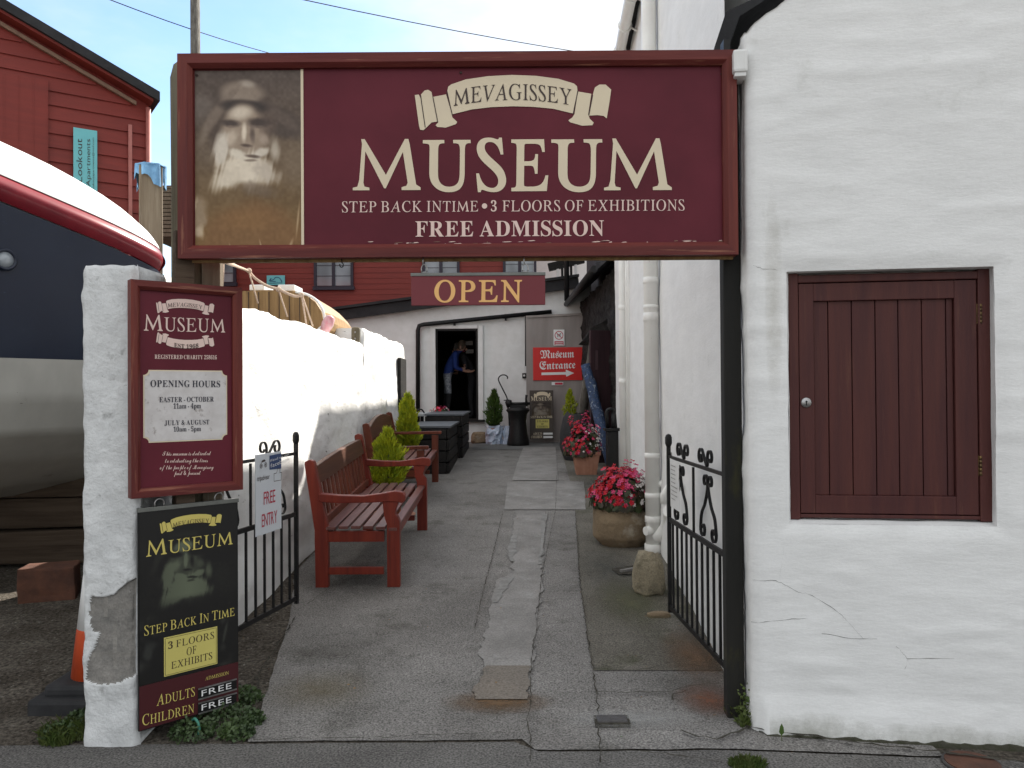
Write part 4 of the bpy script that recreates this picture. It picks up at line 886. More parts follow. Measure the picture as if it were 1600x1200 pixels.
F4.text(m, '3 FLOORS', 'serif', (262, 1014), (334, 997), 1003, y=-.005, track=.16); F4.text(m, 'OF', 'serif', (291, 1024), (306, 1020), 1012, y=-.005, track=.16); F4.text(m, 'EXHIBITS', 'serif', (267, 1045), (331, 1029), 1034, y=-.005, track=.12)
m.build('yellow_panel_lettering', M['ink'], yp)
for ya, yb in ((1083, 1069), (1105, 1091)):
    a = F4.hit(309, ya); b = F4.hit(369, yb); zc = (a[1]+b[1])/2; m = MB(); m.box(((a[0]+b[0])/2, -.002, zc+.0), (b[0]-a[0], .005, .046)); sp = m.build('price_plate', M['black_panel'], t4)
    m = MB(); m.box(((a[0]+b[0])/2, -.006, zc+.022), (b[0]-a[0], .004, .006)); m.box(((a[0]+b[0])/2, -.006, zc-.024), (b[0]-a[0], .004, .006)); m.build('slot_rail', M['steel'], sp)
    m = MB(); text(m, 'FREE', 'sans', a[0]+.015, b[0]-.025, zc-.014, .026, y=-.0052, track=.22); bmesh.ops.transform(m.bm, matrix=Matrix.Shear('XZ', 4, (.0, .0)) if False else Matrix.Identity(4), verts=m.bm.verts); m.build('price_lettering', M['white_ink'], sp)
for px, py in ((249, 790), (342, 778)):
    xx = F4.x(px, py); s = MB(); s.tube([(xx+.020*math.cos(a), 0, H4+.026+.022*math.sin(a)) for a in lin(-.5, math.pi+.5, 16)], .0035, 8); s.build('shackle', M['steel'], t4)

# ---------------------------------------------------------------- wrought iron gates
def spiral(cx, cz, r0, turns, a0, sgn, n=22):
    return [(cx+r0*(1-.78*k/n)*math.cos(a0+sgn*turns*2*math.pi*k/n), 0, cz+r0*(1-.78*k/n)*math.sin(a0+sgn*turns*2*math.pi*k/n)) for k in range(n+1)]
def bar_strip(m, pts, wd=.016, th=.006):
    for a, b in zip(pts, pts[1:]):
        if (Vector(b)-Vector(a)).length > 1e-5: m.beam(a, b, wd, th, up=(0, 1, 0) if False else (0, 0, 1))
def curl(m, pts, wd=.015, th=.0055):
    """flat iron strap bent in the gate's plane"""
    pts = [Vector(p) for p in pts]; rows = []
    for i, p in enumerate(pts):
        d = (pts[min(i+1, len(pts)-1)]-pts[max(i-1, 0)]).normalized(); n = Vector((-d.z, 0, d.x))
        rows.append([m.bm.verts.new(p+n*a*th/2+Vector((0, b*wd/2, 0))) for a, b in ((-1, -1), (1, -1), (1, 1), (-1, 1))])
    for a, b in zip(rows, rows[1:]):
        for k in range(4): m.bm.faces.new((a[k], a[(k+1) % 4], b[(k+1) % 4], b[k]))
    m.bm.faces.new(rows[0][::-1]); m.bm.faces.new(rows[-1])
def coil(cx, cz, r, a0, turns, n=20):
    return [(cx+r*(1-.55*k/n)*math.cos(a0+turns*6.283*k/n), 0, cz+r*(1-.55*k/n)*math.sin(a0+turns*6.283*k/n)) for k in range(n+1)]
def make_gate(name, label, a, b, W, free_right=True):
    d = Vector(b)-Vector(a); rz = math.atan2(d.y, d.x); t = thing(name, label, 'gate', (a[0], a[1], a[2]), rz, 'wrought iron entrance gates')
    k = d.z/d.xy.length if False else 0
    fr = MB(); zb, zm, zt = .13, .66, 1.04
    for x in (.012, W-.012): fr.box((x, 0, (zb-.03+zt+.06)/2 if x > .1 else (zb+zt)/2), (.022, .022, zt-zb+(.10 if x > .1 else .02)))
    for z in (zb, zm, zt): fr.box((W/2, 0, z), (W-.04, .012, .028 if z < zt else .018))
    fr.lathe([(0, -.035), (.014, -.03), (.021, -.01), (.021, .025), (.014, .042), (0, .048)], (W-.012, 0, zt+.09), 14)
    fr.build('gate_frame', M['iron'], t)
    n = 11
    for i in range(1, n): q = MB(); q.box((W*i/n, 0, (zb+zm)/2), (.012, .012, zm-zb-.028)); q.build('bar', M['iron'], t)
    q = MB(); q.box((W/2, 0, (zm+zt)/2), (.012, .012, zt-zm-.03)); q.build('bar', M['iron'], t)
    for c in (W*.26, W*.74):
        for s in (-1, 1):      # A-shaped pair: curled together at the top, splayed to curls at the foot
            q = MB(); top = coil(c+s*.040, zt-.064, .036, math.pi/2*1 if False else (math.pi if s > 0 else 0), (-.95 if s > 0 else .95))[::-1]
            foot = coil(c+s*.092, zm+.062, .042, 0 if s > 0 else math.pi, (-1.0 if s > 0 else 1.0))
            mid = smoothpath([(c+s*.004, 0, zt-.075), (c+s*.012, 0, zt-.115), (c+s*.055, 0, zt-.185), (c+s*.112, 0, zm+.14), (c+s*.134, 0, zm+.066)], 5)
            curl(q, top+mid+foot[1:]); q.build('scroll', M['iron'], t)
    for c in (W*.30, W*.70):
        q = MB(); curl(q, coil(c-.085, zt+.060, .042, 0, .95)[::-1]+smoothpath([(c-.043, 0, zt+.055), (c-.035, 0, zt+.013), (c+.01, 0, zt+.05), (c+.05, 0, zt+.092)], 5)[1:]+coil(c+.075, zt+.055, .044, 2.1, -.95)[1:]); q.build('top_scroll', M['iron'], t)
    return t
GL = make_gate('iron_gate', 'black wrought iron gate carrying the FREE ENTRY notice beside the alley wall', (-1.60, 3.99, .08), (-1.365, 5.06, .10), 1.10)
GR = make_gate('iron_gate', 'black wrought iron gate hung from the black post, with a chain', (1.005, 3.78, .06), (.948, 4.88, .06), 1.10)
m = MB(); pts = [P(1049, 712+k*9, 4.86) for k in range(9)]
for i, p_ in enumerate(pts): m.tube([p_+Vector(((.011*math.cos(a) if i % 2 else 0), (0 if i % 2 else .011*math.cos(a)), .019*math.sin(a))) for a in lin(0, 2*math.pi, 9)], .003, 5)
m.build('chain', M['steel'], GR, world=True)
FN = Frame(399, 4.545, 439, 4.835, 840); zN = F.z(0, 0)
t = None
FN.z0 = FN.z(399, 839); wN = FN.x(439, 826); hN = FN.z(400, 710)-FN.z0
locN = FN.M @ Vector((0, 0, FN.z0)); FN.M = Matrix.Translation(locN) @ Matrix.Rotation(FN.rz, 4, 'Z'); FN.I = FN.M.inverted()
t = thing('gate_notice', 'white FREE ENTRY notice with badges, tied to an iron gate', 'notice', locN, FN.rz)
off = -.06
nx0, nx1 = FN.hit(399, 780, off)[0], FN.hit(439, 770, off)[0]; nz0, nz1 = (FN.hit(399, 839, off)[1]+FN.hit(439, 826, off)[1])/2, (FN.hit(399, 711, off)[1]+FN.hit(439, 705, off)[1])/2
m = MB(); m.box(((nx0+nx1)/2, off, (nz0+nz1)/2), (nx1-nx0, .006, nz1-nz0), bev=.002); m.build('board', M['notice_white'], t)
m = Lines(); yn = off-.005
def nt_(mb, s, p0, p1, cap, st='sans', **k):
    a = FN.hit(*p0, off); b = FN.hit(*p1, off); text(mb, s, st, a[0], b[0], a[1], FN.hit(p0[0], cap, off)[1]-a[1], y=yn, tilt=(b[1]-a[1])/(b[0]-a[0]), **k)
nt_(m, 'FREE', (411, 789), (429, 784), 769, track=.10); nt_(m, 'ENTRY', (408, 824), (432, 816), 804, track=.10)
m.build('notice_lettering', M['notice_red'], t)
m = MB(); a = FN.hit(420, 734, off); b = FN.hit(439, 732, off); c_ = FN.hit(420, 712, off); poly(m, [(a[0], a[1]), (b[0]-.004, b[1]), (b[0]-.004, FN.hit(439, 708, off)[1]), (c_[0], c_[1])], yn+.0005); bl = m.build('social_badge', M['blue_ink'], t)
m = Lines(); a = FN.hit(421, 721, off)
text(m, 'Find us on', 'sans', a[0]+.002, FN.x(436, 720)-.002, FN.hit(421, 722, off)[1], .014, y=yn-.001, tilt=.1); text(m, 'facebook', 'sans', a[0]+.002, FN.x(437, 730), FN.hit(421, 731, off)[1], .022, y=yn-.001, tilt=.1); m.build('social_lettering', M['white_ink'], bl)
m = MB()
for px in (407, 414):      # owl-eyed review badge
    c = FN.hit(px, 728-(px-407)*.25, off); rg = [(.014, .010), (.005, .0)]
    for r1, r2 in rg:
        for k in range(20):
            a0, a1 = 2*math.pi*k/20, 2*math.pi*(k+1)/20; poly(m, [(c[0]+r1*math.cos(a0), c[1]+r1*math.sin(a0)), (c[0]+r1*math.cos(a1), c[1]+r1*math.sin(a1)), (c[0]+r2*math.cos(a1), c[1]+r2*math.sin(a1))]+([(c[0]+r2*math.cos(a0), c[1]+r2*math.sin(a0))] if r2 else []), yn)
c = FN.hit(410.5, 722, off); poly(m, [(c[0]-.026, c[1]-.002), (c[0]+.026, c[1]+.004), (c[0]+.012, c[1]+.014), (c[0]-.012, c[1]+.012)], yn)
m2 = MB(); nt_(m2, 'tripadvisor', (401, 752), (420, 748), 744); m2.build('badge_lettering', M['ink'], t); m.build('owl_badge', M['ink'], t); m = MB()
q = [(427, 752), (427, 740), (431, 739), (433, 732), (436, 732), (436, 738), (439, 738), (438, 750)]; w_ = [FN.hit(a, b, off) for a, b in q]
for a, b in zip(w_, w_[1:]+w_[:1]):
    dx_, dz_ = b[0]-a[0], b[1]-a[1]; l = math.hypot(dx_, dz_); n_ = (-dz_/l*.0016, dx_/l*.0016); poly(m, [(a[0]-n_[0], a[1]-n_[1]), (b[0]-n_[0], b[1]-n_[1]), (b[0]+n_[0], b[1]+n_[1]), (a[0]+n_[0], a[1]+n_[1])], yn)
m.build('thumb_mark', M['ink'], t)
# paper notice on the right gate
pn = [P(1052, 716, 4.78), P(1066, 722, 4.60), P(1067, 800, 4.60), P(1053, 791, 4.78)]
t = thing('paper_notice', 'sheet of printed white paper tied to the right iron gate', 'notice', pn[3]); off_ = Vector((-.02, 0, 0))
m = MB(); m.prism3([p_+off_ for p_ in pn], (.002, 0, 0)); m.build('sheet', M['paper'], t, world=True)
m = MB()
for k in range(9):
    f0, f1 = .12+k*.085, .15+k*.085; q = lambda u, f: pn[0].lerp(pn[1], u).lerp(pn[3].lerp(pn[2], u), f)+off_+Vector((-.002, 0, 0)); e = R.uniform(.6, .9); m.face([q(.12, f0), q(e, f0), q(e, f0+.018), q(.12, f0+.018)])
m.build('printing', M['steel'], t, world=True)

# ================================================================ BENCHES
def bench(name, label, x_back, y0, y1, style):
    """slatted garden bench along the wall, seat facing +X; near end at y0, far end at y1"""
    L = y1-y0; zc = g((y0+y1)/2); t = thing(name, label, 'bench', (x_back+.25, (y0+y1)/2, zc), 0, 'red slatted garden benches')
    D = .54; hy = L/2; sl_ = (g(y1)-g(y0))/L
    zz = lambda y: y*sl_
    red = M['bench_red'] if style == 1 else M['bench_brown']
    for s in (-1, 1):
        y = s*(hy-.035); z0 = zz(y)
        fl = MB()
        if style == 1:      # front leg with the shaped shoulder under the arm
            fl.prism([(D/2-.045, z0), (D/2+.045, z0), (D/2+.045, z0+.46), (D/2+.035, z0+.49), (D/2+.012, z0+.515), (D/2+.022, z0+.55), (D/2+.040, z0+.60), (D/2-.075, z0+.60), (D/2-.065, z0+.50), (D/2-.045, z0+.44)], (0, .06, 0))
        else: fl.prism([(D/2-.04, z0), (D/2+.04, z0), (D/2+.04, z0+.60), (D/2-.04, z0+.60)], (0, .06, 0))
        fl.bm.transform(Matrix.Translation((0, y-.03, 0))); fl.build('leg', red, t, bevel=.005)
        rl = MB(); xb = -D/2+.04
        rl.prism([(xb-.045, z0), (xb+.045, z0), (xb+.045, z0+.42), (xb-.045, z0+.86), (xb-.055, z0+.885), (xb-.085, z0+.895), (xb-.115, z0+.88), (xb-.118, z0+.86), (xb-.05, z0+.40)], (0, .06, 0))
        rl.bm.transform(Matrix.Translation((0, y-.03, 0))); rl.build('leg', red, t, bevel=.006)
        ar = MB()
        if style == 1:
            pr = [(-D/2+.02, .595), (-D/2+.02, .655), (-.10, .640), (.06, .635), (.18, .650), (.28, .668), (.335, .660), (.355, .635), (.355, .60), (.335, .585), (.26, .595), (.10, .588), (-.10, .585)]
        else: pr = [(-D/2, .605), (-D/2, .635), (.34, .645), (.355, .64), (.355, .612), (.345, .606)]
        ar.prism([(a, b+z0) for a, b in pr], (0, .075, 0)); ar.bm.transform(Matrix.Translation((0, y-.0375, .004))); ar.build('armrest', red, t, bevel=.006)
        sr = MB(); sr.box((0, y, z0+.355), (D-.13, .035, .075)); sr.box((0, y, z0+.115 if style == 1 else z0+.13), (D-.14, .035, .05)); sr.build('side_rail', red, t, bevel=.003)
    st = MB(); nS = 6
    for i in range(nS):
        x = -D/2+.105+(D-.075)*i/(nS-1)*.93; dz = .018*(1-((i-2)/3.2)**2)
        a, b = Vector((x, -hy+.0, .405+dz+zz(-hy))), Vector((x, hy-.0, .405+dz+zz(hy)))
        st.beam(a, b, .066 if i < nS-1 else .058, .022, bev=.004)
    st.build('seat', M['bench_seat'], t)
    fr = MB(); fr.beam((D/2-.004, -hy+.06, .36+zz(-hy)), (D/2-.004, hy-.06, .36+zz(hy)), .03, .075); fr.beam((-D/2+.03, -hy+.06, .36+zz(-hy)), (-D/2+.03, hy-.06, .36+zz(hy)), .03, .07); fr.build('seat_frame', red, t, bevel=.003)
    lean = lambda z: -D/2+.04-.075*max(0, (z-.42))/.45
    tr = MB(); ny = 24; A = []
    for i in range(ny+1):
        y = -hy+.065+(L-.13)*i/ny; r = (2*i/ny-1); arch = .075*(1-r*r) if style == 2 else .012*(1-r*r); zt = .845+arch+zz(y)
        A.append([tr.bm.verts.new(p) for p in ((lean(zt)-.022, y, zt), (lean(zt)+.022, y, zt), (lean(.71)+.022, y, .715+zz(y)), (lean(.71)-.022, y, .715+zz(y)))])
    for a, b in zip(A, A[1:]):
        for k in range(4): tr.bm.faces.new((a[k], a[(k+1) % 4], b[(k+1) % 4], b[k]))
    tr.bm.faces.new(A[0]); tr.bm.faces.new(A[-1][::-1]); tr.build('top_rail', M['bench_rail'], t, bevel=.006)
    bs = MB(); n = 13
    for i in range(n):
        y = -hy+.15+(L-.3)*i/(n-1); bs.beam((lean(.44), y, .44+zz(y)), (lean(.72), y, .722+zz(y)), .065, .016, up=(1, 0, 0))
    bs.beam((lean(.44), -hy+.06, .45+zz(-hy)), (lean(.44), hy-.06, .45+zz(hy)), .032, .06); bs.build('back_slats', M['bench_brown'], t, bevel=.002)
    return t
bench('garden_bench', 'nearer red slatted bench with rounded arms against the white alley wall', -1.355, 5.58, 7.42, 1)
bench('garden_bench', 'farther brown-red slatted bench with an arched top rail and flat arms', -1.50, 8.52, 10.18, 2)

# ================================================================ PLANTS
def sprays(m, n, fn, ln, wd):
    """many pointed leaf faces; fn() gives a base point and an outward direction"""
    for _ in range(n):
        p, d = fn(); d = (d+Vector((R.uniform(-.45, .45), R.uniform(-.45, .45), R.uniform(-.3, .45)))).normalized()
        s = d.orthogonal().normalized(); s = (Matrix.Rotation(R.uniform(0, 6.28), 3, d) @ s); l = ln*R.uniform(.6, 1.3); w_ = wd*R.uniform(.6, 1.3)
        m.face([p-s*w_*.3, p+d*l*.45-s*w_, p+d*l, p+d*l*.5+s*w_])
def conifer(name, label, x, y, z0, h, r, mat_, pot=None, n=2600, base=.22, sauc=False):
    t = thing(name, label, 'shrub', (x, y, g(y)))
    if pot:
        m = MB(); H = z0-g(y); m.lathe([(.0, 0), (pot*.72, 0), (pot, H*.82), (pot*1.08, H*.83), (pot*1.08, H), (pot*.98, H), (pot*.95, H-.03), (0, H-.04)], (0, 0, 0), 24); m.build('pot', M['terracotta'], t)
    if sauc: m = MB(); m.lathe([(0, .002), (sauc*.9, .002), (sauc, .04), (sauc*.95, .045), (sauc*.85, .02), (0, .018)], (0, 0, 0), 28); m.build('saucer', M['terracotta'], t)
    m = MB(); Z = z0-g(y); m.tube([(0, 0, Z-.04), (.005, 0, Z+h*.7)], [.018, .005], 7); m.build('stem', M['bark'], t)
    m = MB(); lob = [(R.uniform(0, 6.28), R.uniform(.05, .95), R.uniform(.2, .55)) for _ in range(30)]
    def fn():
        u = R.random()**1.15*.97; a = R.uniform(0, 6.28); rr = r*min(1, (u/base+.35) if u < base else 1)*(1-((u-base)/(1-base))**1.5 if u > base else 1)**.85
        k = 1
        for la, lu, lw in lob:
            da = abs((a-la+math.pi) % (2*math.pi)-math.pi); dd = (da/.5)**2+((u-lu)/.07)**2
            k += lw*math.exp(-dd)
        k *= .78; q = R.random()**.45
        p = Vector((math.cos(a)*rr*k*q, math.sin(a)*rr*k*q, Z+u*h)); return p, Vector((math.cos(a)*.75, math.sin(a)*.75, .8+u))
    sprays(m, n, fn, .052*h/.5, .008*h/.5)
    for _ in range(18): a = R.uniform(0, 6.28); sprays(m, 6, lambda: (Vector((math.cos(a)*r*.2*R.random(), math.sin(a)*r*.2*R.random(), Z+h*R.uniform(.86, 1.0))), Vector((0, 0, 1))), .06*h/.5, .007*h/.5)
    m.build('foliage', M[mat_], t, smooth=False); return t
conifer('conifer_shrub', 'bushy lime-green conifer in a pot just beyond the nearer bench', -1.235, 7.95, g(7.95)+.30, .56, .20, 'leaf_lime', .15, 4200, .2, .27)
conifer('conifer_shrub', 'tall yellow-green conifer in a pot between the farther bench and the black planter boxes', -1.37, 10.5, g(10.5)+.34, .73, .155, 'leaf_lime', .14, 3600, .25)
t = conifer('conifer_shrub', 'dark green cone-shaped conifer wrapped in a pale blue plastic bag by the far doorway', -.335, 15.05, g(15.05)+.30, .68, .155, 'leaf_conifer', .13, 2600, .25)
m = MB(); V = m.grid(lin(0, 2*math.pi, 25), lin(0, 1, 8), lambda a, v: Vector(((.16+.05*fb((math.cos(a)*2, math.sin(a)*2, v*4), 3)+.03*(v > .9))*math.cos(a), (.16+.05*fb((math.cos(a)*2, math.sin(a)*2, v*4), 3))*math.sin(a), .005+v*.34+.04*fb((math.cos(a)*2, math.sin(a)*2, 3), 2)*(v > .8)))); m.build('plastic_bag', M['plastic_bag'], t, smooth=False)
conifer('conifer_shrub', 'small bright green conifer half hidden behind the leaning poles', 1.05, 14.5, g(14.5)+.45, .55, .12, 'leaf_lime', .12, 1200, .3)
def begonia(name, label, x, y, z0, rx_, ry_, h, n, seed, white=1, flip=1):
    t = thing(name, label, 'flowers', (x, y, g(y))); Z = z0-g(y); rr = random.Random(seed); L = MB(); FL = {k: MB() for k in ('red', 'pink', 'white')}
    def pt():
        a = rr.uniform(0, 6.28); e = math.acos(rr.uniform(0.0, 1)); q = rr.uniform(.75, 1)*(1+.42*mn.noise((math.cos(a)*2.2, e*2.6, seed))+.10*rr.random())
        d = Vector((math.sin(e)*math.cos(a), math.sin(e)*math.sin(a), math.cos(e))); return Vector((d.x*rx_*q, d.y*ry_*q, Z+d.z*h*q)), d
    for _ in range(n*3):
        p, d = pt(); p = Vector((p.x*.93, p.y*.93, Z+(p.z-Z)*rr.uniform(.2, .95)-.02)); s = d.orthogonal().normalized(); u = d.cross(s); w_ = rr.uniform(.022, .042); tl = Vector((0, 0, -.3*w_))
        L.face([p-s*w_, p-s*w_*.3+u*w_*.8, p+s*w_*.8+u*w_*.5+tl, p+s*w_+tl, p+s*w_*.4-u*w_*.8])
    for _ in range(n):
        p, d = pt(); f = p.x/rx_*flip+rr.uniform(-.25, .25)
        k = 'white' if f > .22-.3*max(0, .5-(p.z-Z)/h) and (p.z-Z) < h*.85 and rr.random() < .7*white else 'pink' if f > .0 and rr.random() < .75 else 'red' if rr.random() < .85 else 'pink'
        c = FL[k]; sz = rr.uniform(.013, .024)*(.8 if k == 'white' else 1.1); s = d.orthogonal().normalized(); a0 = rr.uniform(0, 6.28)
        for j in range(5):
            a = a0+j*1.2566; v1 = Matrix.Rotation(a, 3, d) @ s; v2 = Matrix.Rotation(a+.62, 3, d) @ s; v0 = Matrix.Rotation(a-.62, 3, d) @ s; up = d*sz*.55*rr.uniform(.2, 1.2)
            c.face([p+d*.012, p+v0*sz*.75+up, p+v1*sz*1.15+up*.7+d*.012, p+v2*sz*.75+up])
    L.build('leaves', M['leaf_begonia'], t, smooth=False)
    for k, c in FL.items(): c.build(k+'_flowers', M['petal_'+k], t, smooth=False)
    return t
# stone trough
ty = 6.78; t = thing('stone_trough', 'round-fronted sandstone trough holding begonias beside the white drainpipe', 'planter', (.93, ty, g(ty)))
m = MB(); prof = []
def tro(u, v):
    a = u*2*math.pi; c, s = math.cos(a), math.sin(a); ex = .25*abs(c)**.8*(1 if c > 0 else -1); ey = .20*abs(s)**.9*(1 if s > 0 else -1)
    if v < .2: k = .70+1.3*v; z = v*.35
    elif v < 1: k = .97+.03*math.sin((v-.2)/.8*3.14); z = .07+(v-.2)/.8*.30
    else: k = 1-(v-1)*.9; z = .37-.02*(v-1)
    if v >= .6 and s < -.1: ey *= 1-.35*(v-.6)/.4 if v <= 1 else .65
    q = 1+.05*fb((c*1.6, s*1.6, z*4), 3)+.012*fb((c*8, s*8, z*16), 2); return Vector((ex*k*q, ey*k*q, z+.012*fb((c*2, s*2, 1), 2)*(v > .8)))
m.grid(lin(0, 1, 72), lin(0, 1, 24)+[1.1, 1.5, 2.05], tro); m.build('bowl', M['sandstone'], t)
m = MB(); m.lathe([(0, 0), (.042, 0), (.042, .004), (0, .004)], (0, 0, 0), 20); m.bm.transform(Matrix.Translation((.01, -.148, .265)) @ Matrix.Rotation(rad(68), 4, 'X') @ Matrix.Diagonal((1, .28, 1, 1))); m.build('drain_hole', M['crack'], t)
m = MB(); m.lathe([(0, .353), (.16, .352), (.12, .37), (0, .375)], (0, .01, 0), 16); m.build('soil', M['moss'], t)
begonia('begonia_plant', 'large mound of red, pink and white begonias growing in the round stone trough', .945, ty, g(ty)+.36, .285, .24, .30, 520, 3)
# terracotta planter
py_ = 10.75; t = thing('terracotta_planter', 'small ribbed pink terracotta planter on the alley floor', 'planter', (.985, py_, g(py_)))
m = MB(); V = []
for k, (sx_, sz_) in enumerate(((.13, 0), (.17, .26), (.185, .265), (.185, .31), (.165, .31), (.16, .27))):
    r = []
    for i in range(48):
        f = i/12; s = int(f); q = f-s; cxy = [(-1, -1), (1, -1), (1, 1), (-1, 1)]; a, b = cxy[s], cxy[(s+1) % 4]; rib = 1+(.022 if (i % 2 and k in (0, 1)) else 0)
        r.append(m.bm.verts.new(((a[0]+(b[0]-a[0])*q)*sx_*rib, (a[1]+(b[1]-a[1])*q)*sx_*.8*rib, sz_)))
    V.append(r)
for a, b in zip(V, V[1:]):
    for i in range(48): m.bm.faces.new((a[i], a[(i+1) % 48], b[(i+1) % 48], b[i]))
m.bm.faces.new(V[0][::-1]); m.bm.faces.new(V[-1]); m.build('pot', M['terracotta'], t, smooth=False)
begonia('begonia_plant', 'smaller mound of red and white begonias in the ribbed terracotta planter by the blue pole', .95, py_, g(py_)+.29, .245, .2, .45, 420, 11)
# granite lump, small stones
def rock(name, label, c, sz, matn, seed, cat='stone', rz=0):
    t = bmesh.new(); bmesh.ops.create_icosphere(t, subdivisions=4, radius=1); o3 = Vector((seed, seed*2, 0))
    for v in t.verts:
        d = v.co.normalized(); e = Vector([math.copysign(abs(q)**.55, q) for q in d]); e *= 1+.16*fb(d*1.6+o3, 3)+.05*fb(d*6+o3, 3)
        tp = 1-.16*(e.z+1)/2; v.co = Vector((e.x*sz[0]/2*tp, e.y*sz[1]/2*tp, (e.z+.93)*sz[2]/2))
    m = MB(); m.merge(t); o = m.build(name, M[matn], None, smooth=True, loc=c, rz=rz); tagv(o, label, cat); return o
b = B(1015, 934); rock('boulder', 'upright rounded lump of pale granite standing by the right iron gate', (b.x+.01, b.y+.09, b.z), (.215, .20, .29), 'granite', 2)
b = B(1028, 968); rock('stone', 'flat brown stone wedged on the ground by the foot of the right gate', (b.x+.01, b.y+.03, b.z), (.15, .07, .04), 'sandstone', 5)
rock('stone', 'grey block standing as a step below the far doorway', (-.62, 15.22, g(15.2)), (.34, .3, .23), 'sandstone', 9)
# drain slot by the stone
t = thing('drain_slot', 'open slot drain in the concrete beside the granite lump', 'drain', tuple(B(980, 895)))
m = MB(); q = [B(955, 894), B(1000, 886), B(1004, 900), B(968, 903)]; m.face([p_+Vector((0, 0, .024)) for p_ in q]); m.build('drain_hole', M['crack'], t, world=True)
m = MB(); q = [B(970, 899), B(1003, 893)]; m.beam(q[0]+Vector((0, 0, .03)), q[1]+Vector((0, 0, .03)), .025, .02); m.build('drain_bar', M['screed'], t, world=True)
b = B(956, 1131); t = thing('stopcock_cover', 'small rectangular dark iron cover set in the concrete', 'cover', (b.x, b.y, b.z))
m = MB(); m.box((0, 0, .018), (.135, .072, .02), bev=.006); m.build('lid', M['cover_iron'], t)
m = MB(); m.box((0, 0, .006), (.155, .092, .03)); m.build('collar', M['crack'], t)
b = B(1515, 1192); t = thing('manhole_cover', 'round reddish iron cover in the pavement below the shutter wall', 'cover', (b.x, b.y-.02, 0))
m = MB(); m.prism([(.10*math.cos(k*.19635), .10*math.sin(k*.19635)) for k in range(32)], (0, 0, .014), 'XY'); m.build('lid', M['rusty'], t, smooth=False)
m = MB(); m.lathe([(.102, 0), (.112, 0), (.112, .010), (.102, .010)], (0, 0, 0), 32); m.build('rim', M['cover_iron'], t)

def grass(name, label, spots, n, h, seed, mat_='grass', cat='grass'):
    rr = random.Random(seed); m = MB()
    for _ in range(n):
        cx, cy, sr = rr.choice(spots); a = rr.uniform(0, 6.28); q = sr*math.sqrt(rr.random()); p = Vector((cx+q*math.cos(a), cy+q*math.sin(a)*.7, g(cy)))
        d = Vector((rr.uniform(-.6, .6), rr.uniform(-.6, .6), 1)).normalized(); l = h*rr.uniform(.35, 1.1)*(1-.5*q/sr); s = Vector((d.y, -d.x, 0)).normalized()*rr.uniform(.0015, .0035); bend = Vector((d.x, d.y, -.35))*l*.5
        m.face([p-s, p+s, p+d*l*.6+s*.8, p+d*l+bend*.6, p+d*l*.6-s*.8])
    o = m.build(name, M[mat_], fixn=False); tagv(o, label, cat, kind='stuff')
def spot(px, py, r): b = B(px, py); return (b.x, b.y, r)
grass('grass', 'grass growing along the foot of the posts', [spot(105, 1145, .12), spot(130, 1150, .08), spot(90, 1160, .07)], 900, .10, 1)
def clump(label, spots, n, h, seed):
    rr = random.Random(seed); m = MB()
    for _ in range(n):
        cx, cy, sr = rr.choice(spots); a = rr.uniform(0, 6.28); q = sr*math.sqrt(rr.random()); z = h*rr.random()**1.3*(1-.7*(q/sr)**2); p = Vector((cx+q*math.cos(a), cy+q*math.sin(a)*.8, g(cy)+z))
        d = Vector((rr.uniform(-1, 1), rr.uniform(-1, 1), rr.uniform(-.1, .9))).normalized(); s = d.orthogonal().normalized()*rr.uniform(.004, .009); l = rr.uniform(.010, .024); m.face([p-s*.3, p+d*l*.5-s, p+d*l, p+d*l*.5+s])
    o = m.build('weeds', M['leaf_dark'] if seed % 2 else M['grass'], fixn=False); tagv(o, label, 'weeds', kind='stuff')
clump('low green weeds growing under the hanging black board', [spot(300, 1150, .10), spot(350, 1125, .12), spot(385, 1095, .07), spot(370, 1150, .08), spot(395, 1130, .05)], 2600, .075, 1)
clump('low green weeds at the left foot of the white pillar', [spot(100, 1150, .10), spot(125, 1130, .06)], 1100, .06, 3)
clump('pale weeds growing in the gap between the black post and the white corner', [spot(1160, 1060+70, .03), (1.03, 3.56, .03)], 160, .18, 4)
grass('grass', 'tuft of grass in the pavement edge below the white corner', [spot(1168, 1196, .075)], 700, .055, 5)
grass('grass', 'wispy grass at the foot of the black post', [spot(1148, 1118, .035), (1.02, 3.55, .03)], 140, .10, 6)
b = B(1222, 1160); t = thing('dock_leaf', 'single broad leaf standing in the crack below the white wall', 'weed', tuple(b))
m = MB(); m.tube([(0, 0, 0), (-.003, 0, .03)], .0015, 5); m.build('stalk', M['grass'], t); m = MB(); m.face([(-.002, 0, .028), (-.014, -.003, .045), (-.010, -.004, .068), (-.002, -.004, .082), (.006, -.004, .065), (.008, -.003, .042)]); m.build('leaf', M['leaf_conifer'], t)
m = MB(); b = B(305, 1150); o = m.tube(smoothpath([(b.x-.02, b.y+.02, b.z+.06), (b.x, b.y, b.z+.075), (b.x+.02, b.y-.01, b.z+.05), (b.x+.022, b.y-.015, b.z+.005)]), .006, 8).build('hose', M['hose'], loc=tuple(b), world=True); tagv(o, 'short loop of green hose sticking out of the weeds below the black board', 'hose')

